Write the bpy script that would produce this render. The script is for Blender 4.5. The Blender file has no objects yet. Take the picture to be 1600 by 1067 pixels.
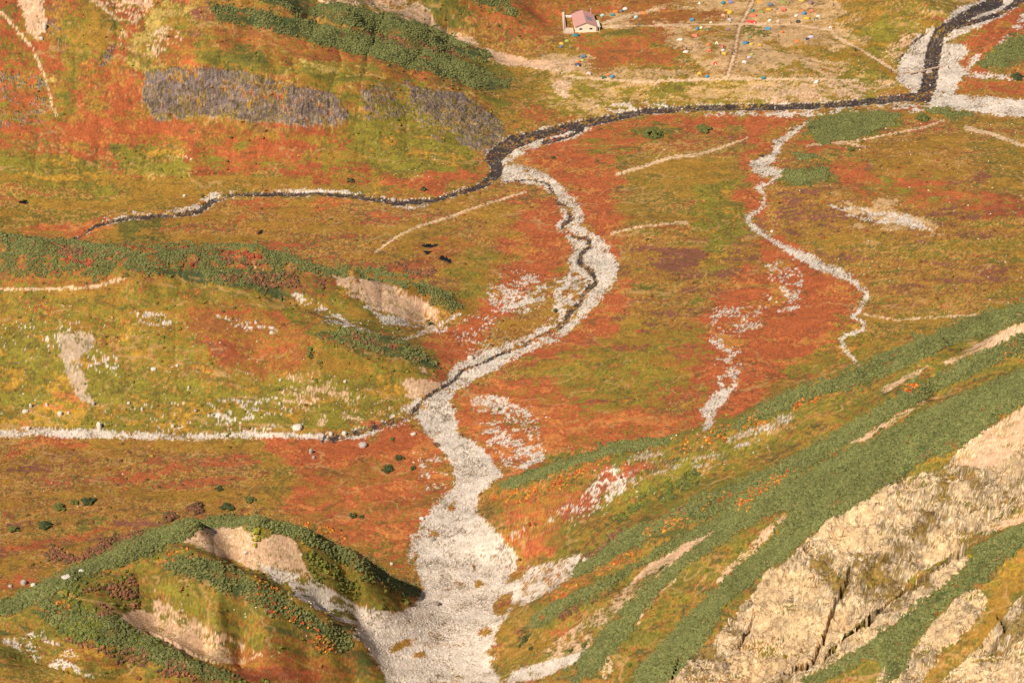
import bpy, math, random
import numpy as np
random.seed(7); RNG = np.random.default_rng(11)
R = math.radians
scene = bpy.context.scene

# ------------------------------------------------------------------ camera, sky, sun, exposure
CAMH = 552.0; PITCH = R(28.0); F = 4537.0; W, H = 1600.0, 1067.0
cd = bpy.data.cameras.new("camera"); cam = bpy.data.objects.new("camera", cd)
scene.collection.objects.link(cam); scene.camera = cam
cam.location = (0, 0, CAMH); cam.rotation_euler = (R(90) - PITCH, 0, 0)
cd.sensor_width = 36.0; cd.lens = 36.0 * F / W; cd.clip_start = 5; cd.clip_end = 6000
SUN_EL, SUN_AZ = R(44), R(220)          # azimuth clockwise from north (+Y): sun stands to the left and behind the camera
world = bpy.data.worlds.new("World"); scene.world = world; world.use_nodes = True
wn = world.node_tree; wn.nodes.clear()
sky = wn.nodes.new("ShaderNodeTexSky"); sky.sky_type = 'NISHITA'; sky.sun_disc = False
sky.sun_elevation = SUN_EL; sky.sun_rotation = SUN_AZ; sky.altitude = 2300
bg = wn.nodes.new("ShaderNodeBackground"); bg.inputs[1].default_value = 0.065
wo = wn.nodes.new("ShaderNodeOutputWorld")
wn.links.new(sky.outputs[0], bg.inputs[0]); wn.links.new(bg.outputs[0], wo.inputs[0])
sl = bpy.data.lights.new("sun", 'SUN'); sl.energy = 4.4; sl.angle = R(0.5); sl.color = (1.0, 0.90, 0.76)
sun = bpy.data.objects.new("sun", sl); scene.collection.objects.link(sun)
sun.rotation_euler = (math.pi / 2 - SUN_EL, 0, math.pi - SUN_AZ)
scene.view_settings.view_transform = 'Standard'; scene.view_settings.look = 'None'
scene.view_settings.exposure = 0.33; scene.view_settings.gamma = 1.0

# ------------------------------------------------------------------ small helpers
def lin(c):
    c = np.asarray(c, float) / 255.0
    return np.where(c <= 0.04045, c / 12.92, ((c + 0.055) / 1.055) ** 2.4)
def hsh(ix, iy, s):
    h = (ix.astype(np.int64) * 374761393 + iy.astype(np.int64) * 668265263 + s * 974634777) & 0xffffffff
    h = ((h ^ (h >> 13)) * 1274126177) & 0xffffffff
    h = (h ^ (h >> 16)) & 0xffffffff
    return h.astype(np.float32) / np.float32(4294967295.0)
def vn(x, y, s):
    fx = np.floor(x); fy = np.floor(y); tx = (x - fx).astype(np.float32); ty = (y - fy).astype(np.float32)
    ix = fx.astype(np.int64); iy = fy.astype(np.int64)
    tx = tx * tx * (3 - 2 * tx); ty = ty * ty * (3 - 2 * ty)
    a = hsh(ix, iy, s); b = hsh(ix + 1, iy, s); c = hsh(ix, iy + 1, s); d = hsh(ix + 1, iy + 1, s)
    return (a + (b - a) * tx) * (1 - ty) + (c + (d - c) * tx) * ty
def fbm(x, y, scale, s, o=4, g=0.55):
    r = 0; a = 1; t = 0
    for k in range(o):
        q = 2.03 ** k / scale; th = 0.7 * k
        r = r + a * vn((x * math.cos(th) + y * math.sin(th)) * q, (-x * math.sin(th) + y * math.cos(th)) * q, s + k); t += a; a *= g
    return r / t                                        # 0..1, mean .5
def sst(e0, e1, x):
    t = np.clip((x - e0) / (e1 - e0), 0, 1); return t * t * (3 - 2 * t)
def link_mesh(name, v, f, mat, parent=None, col=None, smooth=False):
    """v (n,3), f (m,k) arrays -> ONE mesh object"""
    me = bpy.data.meshes.new(name); v = np.asarray(v, np.float32); f = np.asarray(f, np.int32)
    m, k = f.shape
    me.vertices.add(len(v)); me.vertices.foreach_set("co", v.ravel())
    me.loops.add(m * k); me.loops.foreach_set("vertex_index", f.ravel())
    me.polygons.add(m); me.polygons.foreach_set("loop_start", np.arange(0, m * k, k, dtype=np.int32))
    me.polygons.foreach_set("loop_total", np.full(m, k, np.int32))
    me.polygons.foreach_set("use_smooth", np.full(m, smooth, bool))
    me.update(calc_edges=True)
    if col is not None:
        at = me.color_attributes.new("tint", 'FLOAT_COLOR', 'POINT')
        c4 = np.ones((len(v), 4), np.float32); c4[:, :3] = col; at.data.foreach_set("color", c4.ravel())
    me.materials.append(mat)
    o = bpy.data.objects.new(name, me); scene.collection.objects.link(o)
    if parent: o.parent = parent
    return o
def tag(o, label=None, cat=None, group=None, kind=None):
    if label: o["label"] = label
    if cat: o["category"] = cat
    if group: o["group"] = group
    if kind: o["kind"] = kind
    return o
def empty(name, loc, rz=0, sc=1.0):
    o = bpy.data.objects.new(name, None); scene.collection.objects.link(o)
    o.location = loc; o.rotation_euler = (0, 0, rz); o.scale = (sc, sc, sc); return o
class MB:
    """collects polygons, links them as one mesh"""
    def __init__(s): s.v = []; s.f = []
    def add(s, vs, fs):
        n = len(s.v); s.v += [tuple(p) for p in vs]; s.f += [tuple(i + n for i in q) for q in fs]
    def box(s, x0, x1, y0, y1, z0, z1):
        s.add([(x0,y0,z0),(x1,y0,z0),(x1,y1,z0),(x0,y1,z0),(x0,y0,z1),(x1,y0,z1),(x1,y1,z1),(x0,y1,z1)],
              [(0,3,2,1),(4,5,6,7),(0,1,5,4),(1,2,6,5),(2,3,7,6),(3,0,4,7)])
    def tube(s, p, q, r0, r1=None, n=7):
        r1 = r0 if r1 is None else r1
        p = np.array(p, float); q = np.array(q, float); d = q - p; d /= np.linalg.norm(d)
        a = np.cross(d, (0, 0, 1.0)) if abs(d[2]) < .9 else np.cross(d, (1.0, 0, 0)); a /= np.linalg.norm(a); b = np.cross(d, a)
        vs = []
        for c, r in ((p, r0), (q, r1)):
            for k in range(n):
                t = 2 * math.pi * k / n; vs.append(c + r * (math.cos(t) * a + math.sin(t) * b))
        s.add(vs, [(k, (k + 1) % n, n + (k + 1) % n, n + k) for k in range(n)] + [tuple(range(n))[::-1], tuple(range(n, 2 * n))])
    def build(s, name, mat, parent=None, smooth=False):
        me = bpy.data.meshes.new(name); me.from_pydata(s.v, [], s.f); me.update()
        if smooth: me.polygons.foreach_set("use_smooth", [True] * len(me.polygons))
        me.materials.append(mat); o = bpy.data.objects.new(name, me); scene.collection.objects.link(o)
        if parent: o.parent = parent
        return o

# ------------------------------------------------------------------ materials
def newmat(name, rough=0.9, spec=0.2):
    m = bpy.data.materials.new(name); m.use_nodes = True; n = m.node_tree; b = n.nodes["Principled BSDF"]
    b.inputs["Roughness"].default_value = rough; b.inputs["Specular IOR Level"].default_value = spec
    return m, n, b
def noise(n, scale, detail=6, rough=.6, dist=0.0, vec=None, stretch=None):
    g = n.nodes.new("ShaderNodeNewGeometry"); src = g.outputs["Position"]
    if stretch:
        mp = n.nodes.new("ShaderNodeMapping"); mp.inputs["Scale"].default_value = stretch
        n.links.new(src, mp.inputs[0]); src = mp.outputs[0]
    t = n.nodes.new("ShaderNodeTexNoise"); t.inputs["Scale"].default_value = scale
    t.inputs["Detail"].default_value = detail; t.inputs["Roughness"].default_value = rough; t.inputs["Distortion"].default_value = dist
    n.links.new(src, t.inputs["Vector"]); return t.outputs["Fac"]
def ramp(n, fac, stops):
    r = n.nodes.new("ShaderNodeValToRGB"); e = r.color_ramp.elements
    while len(e) < len(stops): e.new(0.5)
    for k, (p, c) in enumerate(stops):
        e[k].position = p; e[k].color = (c, c, c, 1) if not hasattr(c, "__len__") else (*c, 1)
    n.links.new(fac, r.inputs[0]); return r.outputs[0]
def mix(n, a, b, fac, mode='MIX'):
    m = n.nodes.new("ShaderNodeMix"); m.data_type = 'RGBA'; m.blend_type = mode
    for s, v in ((m.inputs[0], fac), (m.inputs[6], a), (m.inputs[7], b)):
        if hasattr(v, "is_linked"): n.links.new(v, s)
        elif hasattr(v, "__len__"): s.default_value = (*v, 1)
        else: s.default_value = v
    return m.outputs[2]
def bump(n, b, h, strength, dist):
    u = n.nodes.new("ShaderNodeBump"); u.inputs["Strength"].default_value = strength; u.inputs["Distance"].default_value = dist
    n.links.new(h, u.inputs["Height"]); n.links.new(u.outputs[0], b.inputs["Normal"])
def tintmat(name, lo=.72, hi=1.3, sc=1.1, bs=.7, bd=.5, speck=None, rough=.92, stretch=None):
    m, n, b = newmat(name, rough)
    at = n.nodes.new("ShaderNodeAttribute"); at.attribute_name = "tint"
    f1 = noise(n, sc, 5, .7, .3, stretch=stretch)
    c = mix(n, at.outputs["Color"], ramp(n, f1, [(.3, lo), (.7, hi)]), 1.0, 'MULTIPLY')
    if speck:
        v = n.nodes.new("ShaderNodeTexVoronoi"); v.inputs["Scale"].default_value = speck[0]
        g = n.nodes.new("ShaderNodeNewGeometry"); n.links.new(g.outputs["Position"], v.inputs["Vector"])
        c = mix(n, c, mix(n, v.outputs["Color"], (1, 1, 1), .55), speck[1], 'MULTIPLY')
    n.links.new(c, b.inputs["Base Color"]); bump(n, b, f1, bs, bd); return m
M_VEG = tintmat("alpine heath and grass", .62, 1.4, 1.1, .5, .35)
M_GRAVEL = tintmat("pale granite gravel", .86, 1.12, 1.8, .6, .22, (2.4, .2))
def cliffmat():
    m, n, b = newmat("weathered rock", .95); at = n.nodes.new("ShaderNodeAttribute"); at.attribute_name = "tint"
    g = n.nodes.new("ShaderNodeNewGeometry"); f1 = noise(n, .45, 8, .72, .8)
    v = n.nodes.new("ShaderNodeTexVoronoi"); v.inputs["Scale"].default_value = .16; v.inputs["Randomness"].default_value = 1
    w = n.nodes.new("ShaderNodeTexVoronoi"); w.inputs["Scale"].default_value = .075; w.feature = 'DISTANCE_TO_EDGE'
    ad = n.nodes.new("ShaderNodeVectorMath"); ad.operation = 'ADD'; sc = n.nodes.new("ShaderNodeVectorMath"); sc.operation = 'SCALE'; sc.inputs[3].default_value = 9.0
    tn = n.nodes.new("ShaderNodeTexNoise"); tn.inputs["Scale"].default_value = .22; tn.inputs["Detail"].default_value = 7
    n.links.new(g.outputs["Position"], tn.inputs["Vector"]); n.links.new(tn.outputs["Color"], sc.inputs[0]); n.links.new(g.outputs["Position"], ad.inputs[0]); n.links.new(sc.outputs[0], ad.inputs[1])
    n.links.new(ad.outputs[0], v.inputs["Vector"]); n.links.new(ad.outputs[0], w.inputs["Vector"])
    c = mix(n, at.outputs["Color"], ramp(n, f1, [(.34, .66), (.5, 1.05), (.7, 1.3)]), 1.0, 'MULTIPLY')
    hs = n.nodes.new('ShaderNodeSeparateColor'); n.links.new(v.outputs['Color'], hs.inputs[0]); c = mix(n, c, ramp(n, hs.outputs[0], [(0, .86), (1, 1.16)]), 1.0, 'MULTIPLY')
    c = mix(n, (.10, .07, .045), c, ramp(n, w.outputs["Distance"], [(.0, .25), (.018, 1)]))
    n.links.new(c, b.inputs["Base Color"])
    h = n.nodes.new("ShaderNodeMath"); h.operation = 'ADD'; n.links.new(f1, h.inputs[0]); n.links.new(v.outputs["Distance"], h.inputs[1]); bump(n, b, h.outputs[0], 1.0, 2.2); return m
M_CLIFF = cliffmat()
M_BUSH = tintmat("foliage", .8, 1.22, 2.5, .3, .1)
M_STONE = tintmat("stone", .8, 1.15, 1.5, .4, .2)
M_PATH = tintmat("trodden path", .8, 1.2, 1.2, .4, .2)
M_WATER, n, b = newmat("shallow rocky river", .6, .25)
f = noise(n, .55, 6, .75, .4); at = n.nodes.new("ShaderNodeAttribute"); at.attribute_name = "tint"
n.links.new(mix(n, at.outputs["Color"], (.55, .48, .42), ramp(n, f, [(.62, 0), (.72, .7)])), b.inputs["Base Color"])
bump(n, b, f, .6, .4)
M_TARN, n, b = newmat("still dark tarn", .15, .3); b.inputs["Base Color"].default_value = (.012, .009, .008, 1)
def plain(name, rgb, rough=.7, var=.12, sc=3.0):
    m, n, b = newmat(name, rough); c = tuple(lin(rgb))
    f = noise(n, sc, 4); n.links.new(mix(n, c, ramp(n, f, [(.3, 1 - var), (.7, 1 + var)]), 1.0, 'MULTIPLY'), b.inputs["Base Color"]); return m
# ------------------------------------------------------------------ survey: photo pixel <-> ground
CP, SP = math.cos(PITCH), math.sin(PITCH)
def ray(u, v):
    x = (u - W / 2) / F; y = -(v - H / 2) / F
    return x, CP + y * SP, -SP + y * CP                 # direction in world axes
def Pz(u, v, z):
    dx, dy, dz = ray(u, v); t = (z - CAMH) / dz; return (t * dx, t * dy, z)
def Pp(u, v, dzo, s=0.72, x0=-6.0):                      # point of a hillside that rises to the right
    dx, dy, dz = ray(u, v); t = (CAMH + s * x0 - dzo) / (s * dx - dz); return (t * dx, t * dy, CAMH + t * dz)
def proj(X, Y, Z):
    d = Y * CP - (Z - CAMH) * SP; h = Y * SP + (Z - CAMH) * CP
    return W / 2 + F * X / d, H / 2 - F * h / d

# ------------------------------------------------------------------ relief: surveyed heights
Z0 = [  # river and valley plain
(0,345,2),(120,372,0),(200,340,0),(330,312,0),(450,303,0),(570,308,0),(680,312,0),(760,288,0),(800,222,1),(890,200,1),(1010,173,2),
(1200,167,3),(1430,148,4),(1460,90,5),(1560,3,7),(1600,165,5),(300,355,1),(480,360,1),(640,390,1),(760,360,0),(760,440,0),(860,330,0),
(900,400,-1),(880,500,-2),(700,590,-3),(720,520,-1),(650,640,-4),(500,682,-3),(300,680,-2),(0,677,0),(100,676,0),(200,678,-1),(400,681,-3),
(950,250,2),(1060,240,3),(1000,350,3),(1000,450,2),(1000,550,1),(950,640,0),(850,700,-2),(1100,350,3),(1100,550,1),(1190,350,1),(1300,300,6),
(1450,250,8),(1590,250,9),(1450,350,8),(1590,400,9),(1350,460,2),(1450,470,5),(1300,550,1),(1200,600,1),(1100,655,0),(1200,480,1),
(0,720,1),(200,720,-1),(400,720,-3),(550,720,-4),(0,800,3),(200,800,1),(400,775,-3),(600,800,-5),(0,880,5),(100,850,3),(620,870,-6),
(700,800,-6),(720,900,-7),(700,1000,-8),(680,1067,-9),(740,740,-5),(700,690,-5),
# camp terrace
(900,30,9),(1000,60,9),(1140,60,9),(1250,40,9),(1000,110,8),(1140,118,8),(1250,115,8),(880,110,7),(1350,60,10),(1400,20,17),(1440,0,20),
(1370,112,6),(950,152,3),(1100,145,4),(1250,145,5),(1350,145,4),(1000,-60,12),(1250,-60,12),(1500,-90,12),(1590,60,9),(1560,110,7),(1600,-80,12),
(1400,60,10),(850,130,6),(880,160,3),
# upper left hill
(330,10,60),(400,25,55),(456,36,50),(540,55,42),(653,83,29),(709,98,22),(788,130,9),(500,40,41),(600,62,31),(700,88,20),(770,112,8),
(442,0,58),(540,14,48),(625,34,36),(681,53,27),(760,87,12),(800,112,6),(700,42,18),(780,88,7),(600,8,34),(850,60,9),(820,105,6),
(700,0,30),(800,0,24),(880,0,14),(850,30,11),(0,290,7),(150,285,4),(300,292,3),(500,295,2),(650,298,1),(745,262,1),(0,150,33),(0,0,63),
(100,0,64),(200,0,62),(100,150,32),(170,60,50),(250,190,20),(250,108,40),(320,182,21),(320,108,41),(400,195,19),(400,112,40),(480,196,18),(470,135,34),
(545,193,17),(535,150,28),(570,130,31),(650,130,25),(720,145,17),(780,185,5),(690,200,10),(620,165,20),(620,230,8),(300,50,52),(380,65,47),(450,240,9),(150,220,17),(300,240,11),
(0,-150,88),(300,-150,84),(700,-150,45),(-300,-60,80),
# middle left hill
(0,365,39),(60,372,39),(120,378,38),(200,382,38),(300,385,37),(400,383,34),(480,408,28),(560,420,22),(640,437,14),(690,460,7),(722,478,0),
(0,440,30),(100,440,31),(200,428,34),(300,440,29),(400,440,27),(0,560,15),(100,540,19),(200,540,18),(300,520,20),(350,545,17),(400,545,15),(0,630,4),
(200,645,3),(300,655,2),(400,650,1),(550,640,-1),(480,522,19),(540,513,18),(620,535,11),(685,575,0),(450,465,21),(520,495,15),(600,517,9),(650,512,2),
(520,430,22),(600,470,11),(660,495,0),(550,590,6),(620,600,2),(480,600,7),
# lower left hill
(0,945,40),(60,915,43),(100,890,46),(200,842,50),(300,812,52),(400,808,47),(480,828,39),(560,868,26),(610,897,13),(657,934,-5),
(480,870,33),(560,912,18),(520,890,26),(615,930,5),(300,848,46),(370,880,35),(440,912,29),(500,935,20),(560,955,8),(290,862,48),(340,877,44),(400,903,38),(460,932,30),(510,965,22),
(560,1002,11),(600,1050,-3),(330,935,37),(400,980,26),(480,1025,12),(550,1062,-1),(75,935,43),(130,955,40),(170,969,38),(240,1002,32),
(300,1031,26),(370,1056,19),(200,948,35),(250,965,28),(330,1012,18),(380,1038,12),(0,1022,38),(130,1060,29),(100,1000,34),(200,1042,26),
(60,1034,31),(0,985,38),(0,1150,24),(300,1150,8),(200,1280,-4),(550,1150,-10),(700,1200,-12),(-300,1280,4),
(-300,365,42),(-300,290,12),(-300,677,2),(-300,800,6),(-300,945,44),(-300,1100,30),(-300,500,26),
# foot of the right hand slopes
(815,885,-6),(770,960,-7),(770,1045,-8),(800,940,-6),(750,800,-5),
(1800,300,12),(1800,100,10),(1800,400,9)]
ZP = [  # spurs and gullies of the right hand slope (height above a plane that climbs to the right)
(758,790,-3),(785,757,1),(860,727,4),(960,693,4),(1040,684,3),(1100,673,3),(1200,629,4),(1270,599,4),(1350,571,4),(1440,526,5),(1600,473,6),
(900,830,-3),(1000,775,-4),(1100,730,-4),(1200,690,-4),(1350,620,-4),(1500,545,-4),(1600,508,-4),(830,820,-3),
(900,900,1),(1000,838,4),(1100,777,4),(1210,728,4),(1340,657,4),(1440,601,4),(1600,519,4),
(950,890,-1),(1130,800,-3),(1300,715,-4),(1450,630,-4),(1600,562,-4),
(840,975,0),(940,912,3),(1080,832,4),(1200,773,4),(1330,702,4),(1450,641,4),(1600,579,4),
(850,1015,-2),(980,915,-4),(1060,865,-4),(1120,828,-2),(900,975,-3),
(900,1055,2),(1000,955,4),(1110,865,4),(1240,790,4),(960,1067,-2),(1040,985,-3),(1100,935,-3),(1200,850,-2),
(1000,1055,3),(1130,945,4),(1250,855,4),(1360,765,4),(1480,688,4),(1600,628,5),
(1100,1040,0),(1200,895,1),(1300,822,0),(1430,742,0),(1600,652,0),
(1120,1067,-6),(1205,1054,-18),(1330,976,-21),(1420,913,-21),(1500,860,-18),(1600,808,-13),(1300,900,-7),(1450,810,-7),(1600,740,-5),(1200,970,-6),
(1222,1067,-3),(1340,989,-3),(1430,925,-2),(1500,870,-3),(1600,820,-3),
(1350,1067,-8),(1450,1000,-8),(1560,900,-8),(1600,1000,-14),(1500,1067,-15),(1600,1067,-18),(1600,1250,-22),(1300,1250,-20),(1000,1250,-8),(900,1200,-6),
(1950,472,8),(1950,700,0),(1950,1000,-12),(1950,1300,-25),(1950,600,4)]
pts = [Pz(*p) for p in Z0] + [Pp(*p) for p in ZP]
def behind(crest, floor):                                # far side of a crest, out of sight from the front
    for (c, fz) in zip(crest, floor):
        x, y, z = c; u, v = proj(x, y, z); fx, fy, _ = Pz(u, v - 4, fz)
        pts.append((fx, fy, fz)); k = .42; pts.append((x + (fx - x) * k, y + (fy - y) * k, fz + (z - fz) * .3))
behind([Pz(*p) for p in [(0,365,39),(120,378,38),(300,385,37),(400,383,34),(480,408,28),(560,420,22),(640,437,14)]], [2,1,1,1,1,1,1])
behind([Pz(*p) for p in [(0,945,40),(100,890,46),(200,842,50),(300,812,52),(400,808,47),(480,828,39),(560,868,26)]], [6,4,0,-1,-3,-4,-5])
behind([Pp(*p) for p in [(860,727,4),(960,693,4),(1040,684,3),(1100,673,3),(1200,629,4),(1270,599,4),(1350,571,4),(1440,526,5),(1600,473,6),(1950,350,7)]], [-2,-1,0,0,1,1,2,4,7,9])
pts = np.array(pts); A = pts[:, :2]
D = np.sqrt(((A[:, None] - A[None]) ** 2).sum(-1) + 4.0)
n_ = len(pts); Q = np.c_[np.ones(n_), A / 1000]
K = np.block([[-D + np.eye(n_) * 0.6, Q], [Q.T, np.zeros((3, 3))]])
wts = np.linalg.solve(K, np.r_[pts[:, 2], np.zeros(3)])
gx = np.arange(-620, 621, 4.0); gy = np.arange(440, 1801, 4.0)
GX, GY = np.meshgrid(gx, gy); flat = np.c_[GX.ravel(), GY.ravel()]; zc = np.zeros(len(flat))
for i in range(0, len(flat), 8000):
    q = flat[i:i + 8000]; d = np.sqrt(((q[:, None] - A[None]) ** 2).sum(-1) + 4.0)
    zc[i:i + 8000] = -d @ wts[:n_] + np.c_[np.ones(len(q)), q / 1000] @ wts[n_:]
zc = zc.reshape(GX.shape)
def coarse(X, Y):                                        # Catmull-Rom so that no facets of the survey grid show
    fx = np.clip((X - gx[0]) / 4.0, 1, len(gx) - 3.001); fy = np.clip((Y - gy[0]) / 4.0, 1, len(gy) - 3.001)
    ix = fx.astype(int); iy = fy.astype(int); tx = fx - ix; ty = fy - iy
    def cw(t): return (.5 * (-t**3 + 2*t**2 - t), .5 * (3*t**3 - 5*t**2 + 2), .5 * (-3*t**3 + 4*t**2 + t), .5 * (t**3 - t**2))
    wx, wy = cw(tx), cw(ty); r = 0
    for j in range(4):
        for i in range(4): r = r + wy[j] * wx[i] * zc[iy + j - 1, ix + i - 1]
    return r

# fan shaped grid, finer towards the lower ground
av = np.r_[np.arange(-.34, -.215, .003), np.arange(-.215, .2151, .0004), np.arange(.218, .341, .003)]
vv = np.r_[np.arange(1800, 870, -1.15), np.arange(870, 335, -1.65), np.arange(335, -20, -1.15), np.arange(-20, -230, -2.5)]
yv = np.array([Pz(800, v, 0)[1] for v in vv])
AV, Y = np.meshgrid(av, yv); X = AV * Y; NR, NC = X.shape
Z = coarse(X, Y)
u0, v0 = proj(X, Y, Z)
hilly = np.clip(Z / 14.0, 0, 1)
Z = Z + hilly * (fbm(X, Y, 26, 3, 4) - .5) * np.where((X < 0) & (Y < 900), 2.0, 5.0) + (fbm(X, Y, 16, 9, 4) - .5) * 1.1
Z = Z - hilly * (1 - sst(-40, 25, X)) * (1 - np.abs(2 * fbm(X + 8 * fbm(X, Y, 20, 14, 2), Y / 3.5, 17, 12, 3, .5) - 1) ** .6) * np.where(Y > 1130, 2.5, 1.2)
XN, YN = X + .5 * Z, Y + Z      # coordinates that do not stretch on steep ground
# ------------------------------------------------------------------ land cover, surveyed as outlines on the ground
RS = 2.0; RW, RH = int(W / RS), int(math.ceil(H / RS))
def fill(ras, poly, val):
    p = np.array(poly, float) / RS
    x0, y0 = np.floor(p.min(0)).astype(int); x1, y1 = np.ceil(p.max(0)).astype(int) + 1
    x0, y0 = max(x0, 0), max(y0, 0); x1, y1 = min(x1, RW), min(y1, RH)
    if x1 <= x0 or y1 <= y0: return
    yy, xx = np.mgrid[y0:y1, x0:x1] + .5; ins = np.zeros(xx.shape, bool); n = len(p)
    for i in range(n):
        xa, ya = p[i]; xb, yb = p[(i + 1) % n]
        if ya == yb: continue
        c = ((ya > yy) != (yb > yy)) & (xx < (xb - xa) * (yy - ya) / (yb - ya) + xa); ins ^= c
    ras[y0:y1, x0:x1][ins] = val
def stroke(ras, pl, val, extra=0):
    """pl: (u, v, width) ..."""
    for (xa, ya, wa), (xb, yb, wb) in zip(pl[:-1], pl[1:]):
        m = max(wa, wb) / 2 + extra + 2
        x0, x1 = int(max(0, (min(xa, xb) - m) / RS)), int(min(RW, (max(xa, xb) + m) / RS + 1))
        y0, y1 = int(max(0, (min(ya, yb) - m) / RS)), int(min(RH, (max(ya, yb) + m) / RS + 1))
        if x1 <= x0 or y1 <= y0: continue
        yy, xx = (np.mgrid[y0:y1, x0:x1] + .5) * RS
        L = (xb - xa) ** 2 + (yb - ya) ** 2 + 1e-6; t = np.clip(((xx - xa) * (xb - xa) + (yy - ya) * (yb - ya)) / L, 0, 1)
        d = np.hypot(xx - xa - t * (xb - xa), yy - ya - t * (yb - ya)); ras[y0:y1, x0:x1][d < (wa + (wb - wa) * t) / 2 + extra] = val
# colour mixes of the vegetation: (sRGB, share), patch size in metres
RUST, RUST2, ORNG = (169, 91, 52), (150, 80, 46), (190, 118, 62)
OCH, OCH2, OLV, MOSS = (152, 114, 46), (174, 132, 66), (112, 102, 42), (132, 119, 44)
BRN, PUR, STRAW, DGR, GOLD = (148, 92, 48), (128, 82, 60), (180, 150, 80), (88, 88, 42), (178, 136, 50)
TAN, PINK, GRY = (196, 158, 108), (200, 146, 108), (136, 118, 108)
MIX = dict(
 plain=([(OCH, .34), (BRN, .2), (OCH2, .22), (OLV, .10), (PUR, .06), (RUST, .08)], 9),
 rust=([(RUST, .62), (RUST2, .22), (ORNG, .13), (OCH, .03)], 7),
 rustorange=([(ORNG, .28), (RUST, .54), (OCH, .12), (BRN, .06)], 8),
 rustmix=([(RUST, .5), (OCH, .18), (BRN, .2), (MOSS, .12)], 6),
 purple=([(PUR, .30), (OCH, .30), (BRN, .16), (OCH2, .12), (OLV, .12)], 8),
 greenrust=([(OCH, .3), (MOSS, .3), (RUST, .24), (BRN, .10), (PUR, .06)], 8),
 ochre=([(OCH, .5), (OLV, .28), (OCH2, .14), (BRN, .08)], 12),
 redhill=([(RUST2, .30), (RUST, .22), (BRN, .18), (OLV, .14), (OCH, .16)], 6), redhill_bright=([(RUST, .46), (BRN, .2), (ORNG, .14), (OCH, .20)], 7),
 hillmix=([(OLV, .28), (MOSS, .22), (OCH, .26), (BRN, .16), (STRAW, .08)], 7),
 straw=([(STRAW, .42), (MOSS, .3), (OCH, .28)], 5),
 moss=([(MOSS, .42), (OLV, .32), (OCH, .20), (GOLD, .06)], 7),
 mossochre=([(OCH, .34), (MOSS, .30), (OLV, .18), (BRN, .13), (GOLD, .05)], 8),
 gold=([(GOLD, .6), (MOSS, .25), (ORNG, .15)], 5),
 darkgreen=([(OLV, .5), (DGR, .36), (OCH, .14)], 5),
 redpatch=([(RUST2, .5), (PUR, .25), (RUST, .25)], 5),
 brown=([(BRN, .5), (OCH, .3), (RUST, .2)], 6),
 camp=([((192, 156, 110), .55), ((178, 142, 98), .27), ((160, 124, 66), .18)], 5),
 slope=([(OLV, .36), (MOSS, .18), (OCH, .16), (BRN, .14), (DGR, .16)], 5), hutmeadow=([(BRN, .42), (RUST, .24), (OCH, .26), (OLV, .08)], 9), shoulder=([(OLV, .2), (BRN, .26), (PUR, .2), (OCH, .2), (RUST, .14)], 4),
 autumn=([(ORNG, .22), (OLV, .3), (OCH, .24), (RUST, .24)], 3),
 bank=([(TAN, .3), (STRAW, .2), (OCH, .26), (MOSS, .24)], 4),
 pinefloor=([((74, 82, 46), .6), ((96, 92, 48), .3), (BRN, .1)], 4))
MK = list(MIX)
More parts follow.
